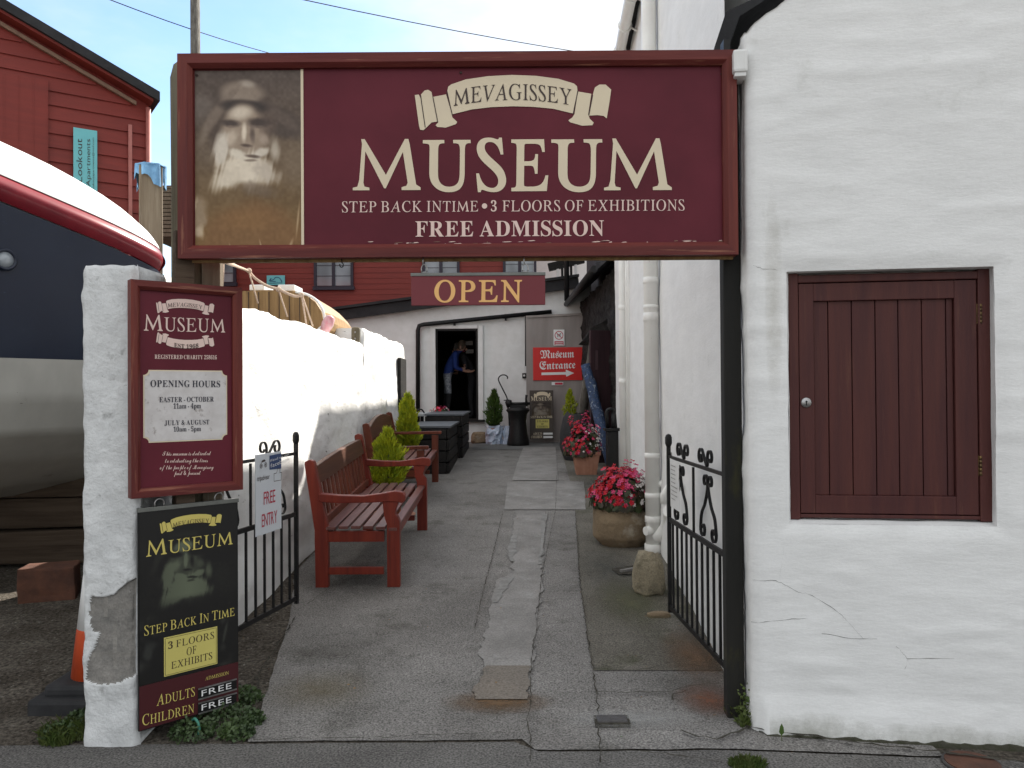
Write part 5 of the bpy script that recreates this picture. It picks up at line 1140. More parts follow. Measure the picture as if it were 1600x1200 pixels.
# ================================================================ PLANTER BOXES AND THE FAR END
def planks_box(name, label, x0, x1, y0, y1, zt, group):
    z0 = g((y0+y1)/2)-.03; t = thing(name, label, 'planter', ((x0+x1)/2, (y0+y1)/2, z0), 0, group); H = zt-z0-.03; n = 4
    for i in range(n):
        hh = H/n; z = z0+hh*(i+.5)
        m = MB(); m.box((x1, (y0+y1)/2, z), (.035, y1-y0, hh-.022), bev=.004); m.box((x0, (y0+y1)/2, z), (.035, y1-y0, hh-.022)); m.box(((x0+x1)/2, y0, z), (x1-x0-.04, .035, hh-.022), bev=.004); m.box(((x0+x1)/2, y1, z), (x1-x0-.04, .035, hh-.022)); m.build('side_board', M['black_wood'], t, world=True)
    m = MB(); m.box(((x0+x1)/2, (y0+y1)/2, z0+H/2), (x1-x0-.07, y1-y0-.07, H-.02)); m.build('lining', M['black_panel'], t, world=True)
    m = MB(); m.box(((x0+x1)/2, (y0+y1)/2, zt-.016), (x1-x0+.09, y1-y0+.02, .03), bev=.005); m.build('lid', M['slate_top'], t, world=True); return t
planks_box('planter_box', 'nearer black boarded box with a grey slate top in the alley', -1.40, -.875, 10.85, 12.55, 1.045, 'black boarded boxes with slate tops')
planks_box('planter_box', 'farther black boarded box with a grey slate top, below the far doorway', -1.36, -.80, 12.62, 14.45, 1.16, 'black boarded boxes with slate tops')
t = thing('display_table', 'pale grey table with small things on it beside the black boxes', 'table', (-1.55, 13.4, g(13.4)))
m = MB(); m.box((-1.56, 13.3, 1.14), (.36, 1.5, .03)); m.build('table_top', M['table_grey'], t, world=True)
for a, b in ((-1.7, 12.7), (-1.43, 12.7), (-1.7, 13.9), (-1.43, 13.9)): m = MB(); m.box((a, b, .8), (.05, .05, .66)); m.build('leg', M['black_wood'], t, world=True)
t = thing('iron_hook', 'small dark iron tool lying on the pale display table', 'tool', (-1.5, 13.0, 1.16)); m = MB(); m.tube(smoothpath([(-1.62, 13.0, 1.165), (-1.55, 13.0, 1.21), (-1.48, 13.05, 1.22), (-1.44, 13.1, 1.165)]), .012, 6); m.build('bar', M['iron'], t, world=True)
begonia('begonia_plant', 'tiny red and white flowers on the slate top in front of the doorway', -1.27, 14.2, 1.165, .15, .08, .07, 34, 21)
# outbuilding across the far end
D = 15.5; t = thing('outbuilding', 'low whitewashed outbuilding with an open doorway closing the far end of the alley', 'building', (-1, D, g(D)))
def X(px, d=D): return P(px, 600, d).x
def Zp(px, py, d=D): return P(px, py, d).z
dxa, dxb, dza, dzb = X(681), X(747), Zp(700, 656), Zp(714, 514)
xl, xr = -3.7, 1.55
def tz(x): a, za, b, zb = X(545), Zp(545, 503), X(862), Zp(862, 463); return za+(zb-za)*(x-a)/(b-a)
m = MB(); us = lin(xl, dxa, 60)+lin(dxa, dxb, 12)[1:]+lin(dxb, xr, 60)[1:]; vs = lin(.3, dza, 14)+lin(dza, dzb, 24)[1:]+lin(dzb, 3.6, 24)[1:]
m.grid(us, vs, lambda x, z: Vector((x, D-.015*fb((x*1.5, z*1.5, 3), 3)-.006*fb((x*6, z*9, 3), 2), min(z, tz(x)+.22))), lambda x, z: None if dxa < x < dxb and dza < z < dzb else 0)
m.box((dxa-.005, D+.13, (dza+dzb)/2), (.01, .26, dzb-dza)); m.box((dxb+.005, D+.13, (dza+dzb)/2), (.01, .26, dzb-dza)); m.box(((dxa+dxb)/2, D+.13, dzb+.005), (dxb-dxa, .26, .01))
m.build('wall', M['white_paint'], t, world=True)
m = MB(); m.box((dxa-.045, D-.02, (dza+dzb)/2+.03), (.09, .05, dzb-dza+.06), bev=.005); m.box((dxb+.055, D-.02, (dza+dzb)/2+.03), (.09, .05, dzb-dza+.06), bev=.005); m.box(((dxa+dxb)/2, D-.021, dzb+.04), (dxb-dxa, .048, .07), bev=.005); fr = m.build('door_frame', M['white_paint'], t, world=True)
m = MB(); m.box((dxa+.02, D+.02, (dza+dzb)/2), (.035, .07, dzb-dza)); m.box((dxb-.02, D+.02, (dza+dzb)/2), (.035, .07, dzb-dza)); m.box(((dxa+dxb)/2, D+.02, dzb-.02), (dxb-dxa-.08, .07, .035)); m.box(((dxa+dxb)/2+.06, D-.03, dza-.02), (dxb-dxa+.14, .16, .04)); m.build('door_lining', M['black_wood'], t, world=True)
m = MB()
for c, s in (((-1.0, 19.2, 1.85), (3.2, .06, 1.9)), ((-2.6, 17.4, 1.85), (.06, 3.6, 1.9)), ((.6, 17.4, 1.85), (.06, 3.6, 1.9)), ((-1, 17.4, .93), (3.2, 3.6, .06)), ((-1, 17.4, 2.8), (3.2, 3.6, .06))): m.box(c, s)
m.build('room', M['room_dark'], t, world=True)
m = MB(); e = P(490, 497, D-.25), P(905, 441, D-.25)
m.beam(e[0]+Vector((0, .1, 0)), e[1]+Vector((0, .1, 0)), .08, .19); m.build('fascia', M['roof_dark'], t, world=True)
m = MB(); q = [e[0]+Vector((0, 0, .11)), e[1]+Vector((0, 0, .11))]; m.prism3([q[0], q[1], q[1]+Vector((0, 4.6, .25)), q[0]+Vector((0, 4.6, .25))], (0, 0, .05)); m.build('roof', M['roof_dark'], t, world=True)
m = MB(); pp = [P(653, 660, D-.09), P(653, 516, D-.09), P(655, 509, D-.09), P(662, 507, D-.09), P(862, 487, D-.09)]; m.tube(pp, .042, 10)
m.tube([P(823, 491, D-.08), P(823, 572, D-.08)], .036, 10); m.build('drainpipe', M['iron'], t, world=True)
for k in (710, 790):
    q = P(k, 502-(k-710)*.1, D-.09); m = MB(); m.box((q.x, D-.05, q.z-.02), (.04, .1, .12)); m.build('pipe_clip', M['iron'], t, world=True)
m = MB(); q = P(820, 587, D-.03); m.box(q, (.10, .04, .10), bev=.008); bb = m.build('bell_box', M['iron'], t, world=True); m = MB(); m.lathe([(0, 0), (.022, 0), (.02, .012), (0, .014)], (q.x-.01, q.y-.021, q.z), 14, Matrix.Rotation(rad(90), 3, 'X')); m.build('bell_push', M['white_paint'], bb, world=True)
for px, py, w_, h_ in ((733, 536, .17, .10), (734, 549, .18, .09), (738, 519, .09, .05)):
    q = P(px, py, 18.9 if py > 525 else 17.5); tt = thing('wall_notice' if py > 525 else 'ceiling_lamp', {536: 'upper pale notice on the dark wall inside the far doorway', 549: 'lower pale notice on the dark wall inside the far doorway', 519: 'small glass ceiling lamp inside the far doorway'}[py], 'notice' if py > 525 else 'lamp', tuple(q))
    m = MB(); m.box((0, 0, 0), (w_, .015, h_)); m.box((0, -.009, 0), (w_*.85, .004, h_*.8)); m.build('sheet' if py > 525 else 'shade', M['steel'], tt)
# grey board screen with its signs
DS = 15.25; t = thing('board_screen', 'grey weathered board screen standing right of the far doorway', 'screen', (X(871, DS), DS, g(DS)))
m = MB(); a, b = P(823, 690, DS), P(921, 690, DS); z0, z1 = g(DS), Zp(860, 493, DS)
m.box(((a.x+b.x)/2, DS, (z0+z1)/2), (b.x-a.x, .03, z1-z0)); m.build('panel', M['grey_ply'], t, world=True)
m = MB(); m.beam(P(823, 495, DS-.03), P(921, 490, DS-.03), .02, .04); m.build('top_batten', M['grey_ply'], t, world=True)
F5 = Frame(833, DS-.03, 910, DS-.03, 594.5); t = thing('entrance_sign', 'bright red MUSEUM ENTRANCE sign with a white arrow on the grey screen', 'sign', F5.loc, F5.rz)
W5, H5 = F5.x(910, 594), F5.z(833, 543); m = MB(); m.box((W5/2, 0, H5/2), (W5, .012, H5), bev=.003); m.build('board', M['red_board'], t)
m = MB(); F5.text(m, 'Museum', 'frak', (844, 560), (897, 558.5), 548.5, y=-.008, track=.05); F5.text(m, 'Entrance', 'frak', (843, 577.5), (899, 575.5), 566, y=-.008, track=.05); m.build('lettering', M['white_ink'], t)
m = MB(); h = lambda a, b: F5.hit(a, b); poly(m, [h(846, 586.2), h(846, 582.2), h(884, 581.2), h(884, 577.5), h(897, 583), h(885, 588.5), h(884, 585.4)], -.008); m.build('arrow', M['white_ink'], t)
F6 = Frame(865, DS-.03, 882, DS-.03, 540); t = thing('no_dogs_sign', 'small white sign with a crossed-out dog above the red entrance sign', 'sign', F6.loc, 0); W6, H6 = F6.x(882, 540), F6.z(865, 515)
m = MB(); m.box((W6/2, 0, H6/2), (W6, .008, H6)); m.build('board', M['white_ink'], t); cx, cz, r = W6/2, H6*.64, W6*.40
m = MB(); poly(m, [(W6*.08, .01), (W6*.92, .01), (W6*.92, H6*.27), (W6*.08, H6*.27)], -.006)
for k in range(24):
    a0, a1 = k*math.pi/12, (k+1)*math.pi/12; poly(m, [(cx+r*math.cos(a0), cz+r*math.sin(a0)), (cx+r*math.cos(a1), cz+r*math.sin(a1)), (cx+r*.84*math.cos(a1), cz+r*.84*math.sin(a1)), (cx+r*.84*math.cos(a0), cz+r*.84*math.sin(a0))], -.006)
poly(m, [(cx-r*.66, cz+r*.56), (cx-r*.56, cz+r*.66), (cx+r*.66, cz-r*.56), (cx+r*.56, cz-r*.66)], -.007); m.build('red_marks', M['notice_red'], t)
m = MB(); d = lambda *p: [(cx+a*r*.55, cz+b*r*.55) for a, b in p]; poly(m, d((-.85, .35), (-.7, .1), (.55, .1), (.6, .5), (.95, .45), (.9, .75), (.55, .85), (.3, .35), (-.6, .4)), -.0055)
for xx in (-.65, -.4, .25, .5): poly(m, d((xx, .1), (xx-.05, -.75), (xx+.1, -.75), (xx+.15, .1)), -.0055)
m.build('dog_mark', M['ink'], t); m = MB(); [poly(m, [(W6*.16, H6*.05+k*H6*.1), (W6*.84, H6*.05+k*H6*.1), (W6*.84, H6*.09+k*H6*.1), (W6*.16, H6*.09+k*H6*.1)], -.007) for k in (0, 1)]; m.build('small_print', M['white_ink'], t)
F7 = Frame(862, DS-.03, 880, DS-.03, 602); t = thing('small_red_label', 'tiny red and white label under the red entrance sign', 'sign', F7.loc, 0); W7 = F7.x(880, 602)
m = MB(); m.box((W7/2, 0, .03), (W7, .006, .058)); m.build('plate', M['white_ink'], t); m = MB(); m.box((W7*.62, -.004, .03), (W7*.66, .004, .040)); m.build('red_field', M['notice_red'], t)
# small board on the ground
F8 = Frame(828, 14.95, 865, 14.95, 686.5); t = thing('pavement_board', 'small brown museum board standing on the ground against the grey screen', 'sign', F8.loc, 0); W8, H8 = F8.x(865, 686), F8.z(828, 610)
m = MB(); m.box((W8/2, 0, H8/2), (W8, .02, H8), bev=.003); m.build('board', M['brown_board'], t)
m = MB(); a, b = F8.hit(834, 617), F8.hit(860, 617); ribbon(m, a[0], a[1], b[0]-a[0], .42, y=-.012); F8.text(m, 'MUSEUM', 'bold', (829.5, 626.5), (862, 625.5), 619.5, y=-.012, caps=.85); F8.text(m, 'STEP BACK IN TIME', 'bold', (829, 653.5), (863, 653), 650, y=-.012)
F8.text(m, 'ADULTS', 'bold', (833, 679.5), (847, 679), 676, y=-.012); F8.text(m, 'CHILDREN', 'bold', (830, 684.8), (847, 684), 681, y=-.012); m.build('lettering', M['cream'], t)
painted('dim_portrait', t, W8*.8, H8*.30, 24, 24, lambda U, V: portrait(.15+.7*U, .15+.5*V)*.62, y=-.0115, x0=W8*.1, z0=H8*.47)
m = MB(); a, b = F8.hit(837, 669), F8.hit(858, 655); m.box(((a[0]+b[0])/2, -.012, (a[1]+b[1])/2), (b[0]-a[0], .004, b[1]-a[1])); yp = m.build('yellow_panel', M['yellow_panel'], t)
m = MB(); [F8.text(m, s, 'bold', (p0, py), (p1, py), py-3, y=-.0145) for s, p0, p1, py in (('3 FLOORS', 839, 856, 659.8), ('OF', 845.5, 849.5, 664), ('EXHIBITS', 839.5, 855.5, 668))]; m.build('panel_lettering', M['ink'], yp)
for py in (677.5, 682.8): m = MB(); a, b = F8.hit(849, py+1.6), F8.hit(863.5, py-1.6); m.box(((a[0]+b[0])/2, -.012, (a[1]+b[1])/2), (b[0]-a[0], .006, b[1]-a[1])); m.build('price_plate', M['white_ink'], t)
# iron bollard, crook, bags
bq = B(808, 686); y = 14.7; t = thing('iron_windlass', 'squat black waisted iron post with a spindle and handles on top', 'windlass', (X(809, y), y, g(y)))
m = MB(); m.lathe([(.20, 0), (.205, .05), (.165, .25), (.15, .45), (.165, .58), (.215, .64), (.22, .66), (.20, .665), (.20, .69), (0, .695)], (0, 0, 0), 28); m.build('pedestal', M['iron'], t)
m = MB(); m.tube([(-.20, 0, .77), (.22, 0, .77)], .028, 10); m.lathe([(.03, -.05), (.06, -.04), (.06, .04), (.03, .05)], (-.16, 0, .78), 12, Matrix.Rotation(rad(90), 3, 'Y')); m.box((.0, 0, .72), (.3, .08, .06)); m.build('spindle', M['iron'], t)
m = MB(); m.tube([(.16, 0, .72), (.15, 0, .86), (.16, 0, .93)], [.03, .018, .022], 8); m.build('handle', M['iron'], t); m = MB(); m.tube([(-.17, 0, .70), (-.19, 0, .80), (-.18, 0, .85)], [.035, .05, .03], 10); m.build('handle', M['iron'], t)
y = 15.2; t = thing('shepherds_crook', 'thin black iron crook standing beside the dark conifer', 'crook', (X(795, y), y, g(y)))
m = MB(); m.tube(smoothpath([P(a, b, y) for a, b in ((796, 668), (795, 650), (793, 625), (786, 609), (780, 597), (779, 591), (783, 586.5), (789, 586), (793, 589), (792.5, 592))], 6), .012, 8); m.build('rod', M['iron'], t, world=True)
m = MB(); m.tube([P(787, 625.5, y-.02), P(796, 625.5, y-.02)], .01, 6); m.build('cross_bar', M['iron'], t, world=True)
m = MB(); m.grid(lin(0, 2*math.pi, 21), lin(0, 1, 7), lambda a, v: Vector(((.10*(1-.35*v)+.05*fb((math.cos(a)*2, math.sin(a)*2, v*4+7), 3))*math.cos(a), (.09+.04*fb((math.cos(a)*2, math.sin(a)*2, v*4+3), 3))*math.sin(a)*(1-.4*v), v*.34))); o = m.build('plastic_bag', M['plastic_bag'], loc=(X(793, 14.95), 14.97, g(15)), smooth=False); tagv(o, 'crumpled pale plastic bag between the dark conifer and the iron windlass', 'bag')
# poles, cauldron, pump on the right
def pole(name, label, a, b, r0, r1, matn, cat='pole'):
    n = 26; pts = [Vector(a).lerp(Vector(b), i/n)+Vector((.018*fb((i*.22, 1, 4), 2), .018*fb((i*.22, 4, 8), 2), 0)) for i in range(n+1)]; t = thing(name, label, cat, pts[0]); m = MB()
    m.tube(pts, [(r0+(r1-r0)*i/n)*(1+.12*fb((i*.5, 9, 1), 2)) for i in range(n+1)], 14)
    for v in m.bm.verts: v.co += Vector((fb(v.co*9, 2), fb(v.co*9+Vector((4, 0, 0)), 2), 0))*.008
    m.build('shaft', M[matn], t, world=True)
pole('leaning_pole', 'blue paint-flecked timber pole leaning beside the museum door', (B(948, 722).x-.02, 11.15, g(11.1)-.02), P(915, 570, 11.6), .085, .072, 'blue_pole')
pole('leaning_pole', 'grey bark-covered log leaning up to the stone hood', (P(897, 655, 12.6).x, 12.6, g(12.6)-.02), P(928, 532, 11.9), .075, .065, 'bark')
m = MB(); m.grid(lin(0, 2*math.pi, 28), lin(0, 1, 12), lambda a, v: Vector(((.22+.08*math.sin(v*3)+.03*fb((math.cos(a)*2, math.sin(a)*2, v*3), 3))*math.cos(a)*(1-.1*v), (.2+.05*math.sin(v*3))*math.sin(a), v*.72+.06*fb((math.cos(a)*3, math.sin(a)*3, 2), 2)*v))); o = m.build('black_sack', M['rubber'], loc=(P(905, 650, 12.2).x, 12.3, g(12.3))); tagv(o, 'dark bulging sack behind the nearer flower planter', 'sack')
y = 10.35; t = thing('hand_pump', 'old black iron hand pump with a looped handle against the white wall', 'pump', (1.29, y, g(y)))
m = MB(); m.box((0, 0, .31), (.15, .14, .62), bev=.012); m.build('body', M['iron'], t); m = MB(); m.box((0, 0, .635), (.21, .19, .035), bev=.006); m.build('top_plate', M['iron'], t)
m = MB(); m.tube([(-.06, 0, .64), (-.07, 0, .80)]+[(-.02+.05*math.cos(a), 0, .85+.05*math.sin(a)) for a in lin(math.pi, 0, 9)]+[(.035, 0, .78), (.05, 0, .64)], .022, 10); m.tube([(.03, 0, .64), (.025, 0, .84)], [.04, .03], 10); m.build('handle', M['iron'], t)

# ---------------------------------------------------------------- two people inside the far doorway
def figure(name, label, loc, J, E, rads, mats, hair):
    """body grown over a joint skeleton, in one continuous surface; mats = fn(centre) -> material index"""
    me = bpy.data.meshes.new('body'); keys = list(J); me.from_pydata([J[k] for k in keys], [(keys.index(a), keys.index(b)) for a, b in E], [])
    o = bpy.data.objects.new('body', me); C.objects.link(o); sm = o.modifiers.new('skin', 'SKIN'); sm.use_smooth_shade = True
    for i, k in enumerate(keys): me.skin_vertices[0].data[i].radius = rads[k] if isinstance(rads[k], tuple) else (rads[k], rads[k])
    me.skin_vertices[0].data[keys.index('pelvis')].use_root = True
    ss = o.modifiers.new('sub', 'SUBSURF'); ss.levels = 2; ss.render_levels = 2; bpy.context.view_layer.update()
    ev = bpy.data.meshes.new_from_object(o.evaluated_get(bpy.context.evaluated_depsgraph_get())); bpy.data.objects.remove(o)
    t = thing(name, label, 'person', loc); ev.name = 'body'
    for m_ in mats[0]: ev.materials.append(M[m_])
    for p in ev.polygons: p.material_index = mats[1](p.center); p.use_smooth = True
    b = bpy.data.objects.new('body', ev); C.objects.link(b); b.parent = t; MAT[b] = MAT[t]
    h = Vector(J['head']); m = MB(); tb = bmesh.new(); bmesh.ops.create_icosphere(tb, subdivisions=3, radius=1)
    fd = Vector(hair[1]).normalized()
    for v in tb.verts:
        d = v.co.normalized(); k = 1.0 if d.dot(fd) < .25 else .80; v.co = Vector((d.x*.098, d.y*.108, d.z*.125))*k*(1+.04*fb(d*4, 2))-fd*.012+Vector((0, 0, .018))
    m.merge(tb, Matrix.Translation(h)); m.build('hair', M[hair[0]], t, smooth=True)
    m = MB(); sd = fd.cross(Vector((0, 0, 1))).normalized(); up = sd.cross(fd)
    f0 = h+fd*.085
    m.prism3([f0+up*.02, f0-up*.03-sd*.015, f0-up*.03+sd*.015], fd*.03); m.build('nose', M['skin'], t)
    for s in (-1, 1):
        m = MB(); m.box(f0+sd*s*.035+up*.025-fd*.004, (.018, .018, .010)); m.build('eye', M['ink'], t); m = MB(); m.box(h+sd*s*.092-up*.01, (.03, .03, .055)); m.build('ear', M['skin'], t)
    m = MB(); m.box(f0-up*.06-fd*.012, (.03, .03, .008)); m.build('mouth', M['petal_pink'], t)
    return t
fz = dza
def hand_fingers(J, E, R_, wrist, palm, dirv, side, tag):
    p = Vector(palm); d = Vector(dirv).normalized(); s = Vector(side).normalized(); dn = d.cross(s)
    J[tag+'palm'] = tuple(p); E.append((wrist, tag+'palm')); R_[tag+'palm'] = (.036, .020)
    for i, (o, l) in enumerate(((-.027, .07), (-.009, .08), (.009, .076), (.027, .06))):
        a = p+s*o+d*.035; b_ = a+d*l*.5+dn*.012; c_ = b_+d*l*.35+dn*.028
        for k, q in (('a', a), ('b', b_), ('c', c_)): J[f'{tag}f{i}{k}'] = tuple(q); R_[f'{tag}f{i}{k}'] = .0095 if k != 'c' else .007
        E += [(tag+'palm', f'{tag}f{i}a'), (f'{tag}f{i}a', f'{tag}f{i}b'), (f'{tag}f{i}b', f'{tag}f{i}c')]
    a = p-s*.04+d*.005; b_ = a-s*.012+d*.04+dn*.015
    for k, q in (('a', a), ('b', b_)): J[f'{tag}t{k}'] = tuple(q); R_[f'{tag}t{k}'] = .011 if k == 'a' else .008
    E += [(tag+'palm', f'{tag}ta'), (f'{tag}ta', f'{tag}tb')]
# visitor in blue, bending forward to the right
px_ = X(699, 16.4); J = dict(pelvis=(0, 0, .92), waist=(.05, 0, 1.06), chest=(.16, 0, 1.24), neckb=(.22, 0, 1.36), neck=(.27, 0, 1.40), head=(.315, -.01, 1.46), crown=(.345, -.01, 1.53),
  hipl=(0, -.09, .88), hipr=(0, .09, .88), kneel=(.04, -.10, .48), kneer=(-.02, .10, .48), anl=(0, -.10, .08), anr=(-.06, .10, .08), toel=(.14, -.11, .03), toer=(.08, .11, .03),
  shl=(.17, -.17, 1.30), shr=(.17, .17, 1.30), ell=(.18, -.24, 1.03), elr=(.20, .22, 1.03), wrl=(.38, -.16, .96), wrr=(.40, .10, .98))
E = [('pelvis', 'waist'), ('waist', 'chest'), ('chest', 'neckb'), ('neckb', 'neck'), ('neck', 'head'), ('head', 'crown'), ('pelvis', 'hipl'), ('pelvis', 'hipr'), ('hipl', 'kneel'), ('hipr', 'kneer'), ('kneel', 'anl'), ('kneer', 'anr'), ('anl', 'toel'), ('anr', 'toer'), ('chest', 'shl'), ('chest', 'shr'), ('shl', 'ell'), ('shr', 'elr'), ('ell', 'wrl'), ('elr', 'wrr')]
RR = dict(pelvis=(.15, .12), waist=(.15, .11), chest=(.17, .12), neckb=.07, neck=.052, head=(.085, .095), crown=.06, hipl=.09, hipr=.09, kneel=.062, kneer=.062, anl=.045, anr=.045, toel=.035, toer=.035, shl=.062, shr=.062, ell=.045, elr=.045, wrl=.028, wrr=.028)
J1, E1, R1 = dict(J), list(E), dict(RR); hand_fingers(J1, E1, R1, 'wrl', (.44, -.14, .95), (1, .1, -.2), (0, 1, .2), 'l'); hand_fingers(J1, E1, R1, 'wrr', (.46, .09, .97), (1, -.1, -.2), (0, 1, .2), 'r')
def m1(c):
    if c.z > 1.385 or (c.x > .33 and c.z > .85) : return 1
    if c.z < .93 and c.z > .50: return 2
    if c.z <= .5: return 3
    return 0
figure('person', 'person in a blue top and patterned shorts bending forward in the far doorway', (px_, 16.4, fz), J1, E1, R1, (('blue_cloth', 'skin', 'print_cloth', 'dark_cloth'), m1), ('brown_hair', (.9, -.3, -.55)))
q2 = X(738, 16.7); J2 = {k: (-v[0], v[1], v[2]-.03) for k, v in J.items()}; J2['ell'] = (-.10, -.26, 1.02); J2['wrl'] = (-.26, -.24, 1.00); J2['elr'] = (-.1, .22, 1.0); J2['wrr'] = (-.3, .1, .94)
E2, R2 = list(E), dict(RR); hand_fingers(J2, E2, R2, 'wrl', (-.325, -.22, .99), (-1, .1, -.15), (0, -1, .1), 'l'); hand_fingers(J2, E2, R2, 'wrr', (-.36, .09, .93), (-1, -.1, -.1), (0, -1, .1), 'r')
figure('person', 'grey-haired person in dark clothes holding out a forearm in the far doorway', (q2, 16.7, fz), J2, E2, R2, (('dark_cloth', 'skin'), lambda c: 1 if c.z > 1.36 or (c.x < -.13 and c.z > .85 and c.z < 1.1 and abs(c.y) > .0 and c.y < -.12) or (c.x < -.3 and c.z < 1.1) else 0), ('grey_hair', (-.9, -.3, -.55)))

# bits of leaf and grit lying on the ground
rr = random.Random(99); m = MB()
for _ in range(260):
    y = rr.uniform(3.25, 9)**1.0; x = rr.uniform(-1.2, 1.05) if rr.random() < .6 else rr.choice((rr.uniform(-1.6, -1.2), rr.uniform(.8, 1.15)))
    sz = rr.uniform(.003, .011); a = rr.uniform(0, 6.28); z = g(y)+.026; u = Vector((math.cos(a), math.sin(a), rr.uniform(-.2, .3)))*sz; v = Vector((-math.sin(a), math.cos(a), rr.uniform(-.2, .3)))*sz*rr.uniform(.3, .8); p = Vector((x, y, z))
    m.mi = rr.choice((0, 0, 1, 2)); m.face([p-u, p-v*.9, p+u, p+v])
tagv(m.build('litter', [M['old_wood'], M['gravel'], M['leaf_dark']], fixn=False), 'scattered dead leaf bits and grit on the alley floor', 'litter', kind='stuff')

# ================================================================ BEHIND THE ALLEY WALL AND BEYOND
# red boarded house across the back
D = 22; t = thing('red_house', 'red weatherboarded house with dark window frames beyond the far end of the alley', 'house', (-3, D, .6))
m = MB(); xa, xb = X(352, D)-1.2, X(832, D); z1 = 6.6
for i in range(42):
    z = .6+i*.15; m.prism([(z, 0)]*0 or [(xa, z), (xb, z), (xb, z+.152), (xa, z+.152)], (0, .02, 0)) if False else m.face([(xa, D-.009, z), (xb, D-.009, z), (xb, D, z+.15), (xa, D, z+.15)]); m.face([(xa, D, z), (xb, D, z), (xb, D-.009, z), (xa, D-.009, z)])
m.box(((xa+xb)/2, D+3.02, 3.6), (xb-xa, 6, 6.2)); m.build('wall', M['red_boards'], t, world=True)
m = MB(); m.prism3([(xa-.2, D-.3, 6.75), (xa-.2, D+3, 8.6), (xa-.2, D+6.3, 6.75)], (xb-xa+.4, 0, 0)); m.build('roof', M['roof_dark'], t, world=True)
def window(t, p0, p1, d, n=2, fm='navy_frame'):
    a, b = P(p0[0], p1[1], d-.03), P(p1[0], p0[1], d-.03); fw = .07; y = d-.04
    m = MB(); m.box(((a.x+b.x)/2, y, a.z-.01), (b.x-a.x+.06, .10, .10)); m.box(((a.x+b.x)/2, y, b.z), (b.x-a.x, .08, fw))
    for k in range(n+1): m.box((a.x+fw/2+(b.x-a.x-fw)*k/n, y-.002, (a.z+b.z)/2), (fw*(1.25 if 0 < k < n else 1), .08, b.z-a.z-.1))
    f = m.build('window', M[fm], t, world=True)
    for k in range(n):
        x0 = a.x+fw+(b.x-a.x-fw)*k/n; x1 = a.x+(b.x-a.x-fw)*(k+1)/n; m = MB(); m.box(((x0+x1)/2, d-.035, (a.z+b.z)/2), (x1-x0-.01, .012, b.z-a.z-.12)); m.build('pane', M['dark_glass'], f, world=True)
        m = MB(); [m.box(((x0+x1)/2, d-.045, a.z+(b.z-a.z)*q), (x1-x0, .012, .012)) for q in (.36, .68)]; m.build('glazing_bar', M['navy_frame'], f, world=True)
window(t, (491, 398), (552, 450), D); window(t, (340, 396), (369, 444), D, 1); window(t, (660, 398), (718, 430), D); window(t, (786, 400), (838, 440), D-.02)
a = P(431, 438, D-.05); tt = thing('house_plaque', 'small pale blue plaque with a dark leaping-dolphin squiggle on the red back wall', 'plaque', a)
m = MB(); m.box((0, 0, 0), (.50, .02, .27), bev=.008); m.build('plate', M['aqua'], tt); m = MB(); m.tube(smoothpath([(-.18, -.012, -.02), (-.12, -.012, .06), (-.15, -.012, .0), (-.06, -.012, .02), (0, -.012, .08), (.09, -.012, .07), (.15, -.012, .0), (.17, -.012, -.05)]), .010, 5); m.tube([(-.2, -.012, -.08), (.18, -.012, -.07)], .007, 5); m.tube([(-.16, -.012, -.03), (.0, -.012, -.03)], .008, 5); m.build('squiggle', M['blue_ink'], tt)
# pale house right of it
t = thing('pale_house', 'pale house wall seen between the red house and the black balcony', 'house', (X(850, 25), 25, .6)); m = MB(); m.box((X(850, 25)+.35, 26, 3.4), (2.2, 2, 5.6)); m.build('wall', M['white_paint'], t, world=True)
m = MB(); m.prism3([(X(850, 25)-.9, 24.8, 6.2), (X(850, 25)-.9, 26, 7.1), (X(850, 25)-.9, 27.2, 6.2)], (2.5, 0, 0)); m.build('roof', M['roof_dark'], t, world=True)
m = MB(); m.box((X(838, 25), 24.97, 4.6), (.6, .08, .9)); m.build('window', M['dark_glass'], t, world=True)
# white stub wall and fence bits behind the alley wall
t = thing('post', 'short round-topped grey post with bolts behind the alley wall', 'post', (P(564, 560, 9.02).x, 9.02, g(9.0)))
a, b = P(563, 511, 9.02), P(563, 560, 9.02); m = MB(); m.box((-1.757, 9.02, (a.z+g(9.3))/2), (.095, .09, a.z-g(9.3)), bev=.03); m.build('shaft', M['post_wood'], t, world=True)
for py in (519, 529): q = Vector((-1.757, 8.97, P(564, py, 8.97).z)); m = MB(); m.lathe([(0, 0), (.011, 0), (.009, .006), (0, .007)], q, 10, Matrix.Rotation(rad(90), 3, 'X')); m.build('bolt', M['steel'], t, world=True)
t = thing('white_gutter', 'short white gutter and pipe end at the corner of the outbuilding roof', 'gutter', (X(527, 15.2), 15.2, 2.0)); m = MB(); m.beam(P(516, 501, 15.0), P(536, 500, 15.0), .1, .07); m.build('gutter', M['pipe_white'], t, world=True); m = MB(); m.tube([P(527, 502, 15.0), P(527, 560, 15.0)], .05, 10); m.build('pipe', M['pipe_white'], t, world=True)
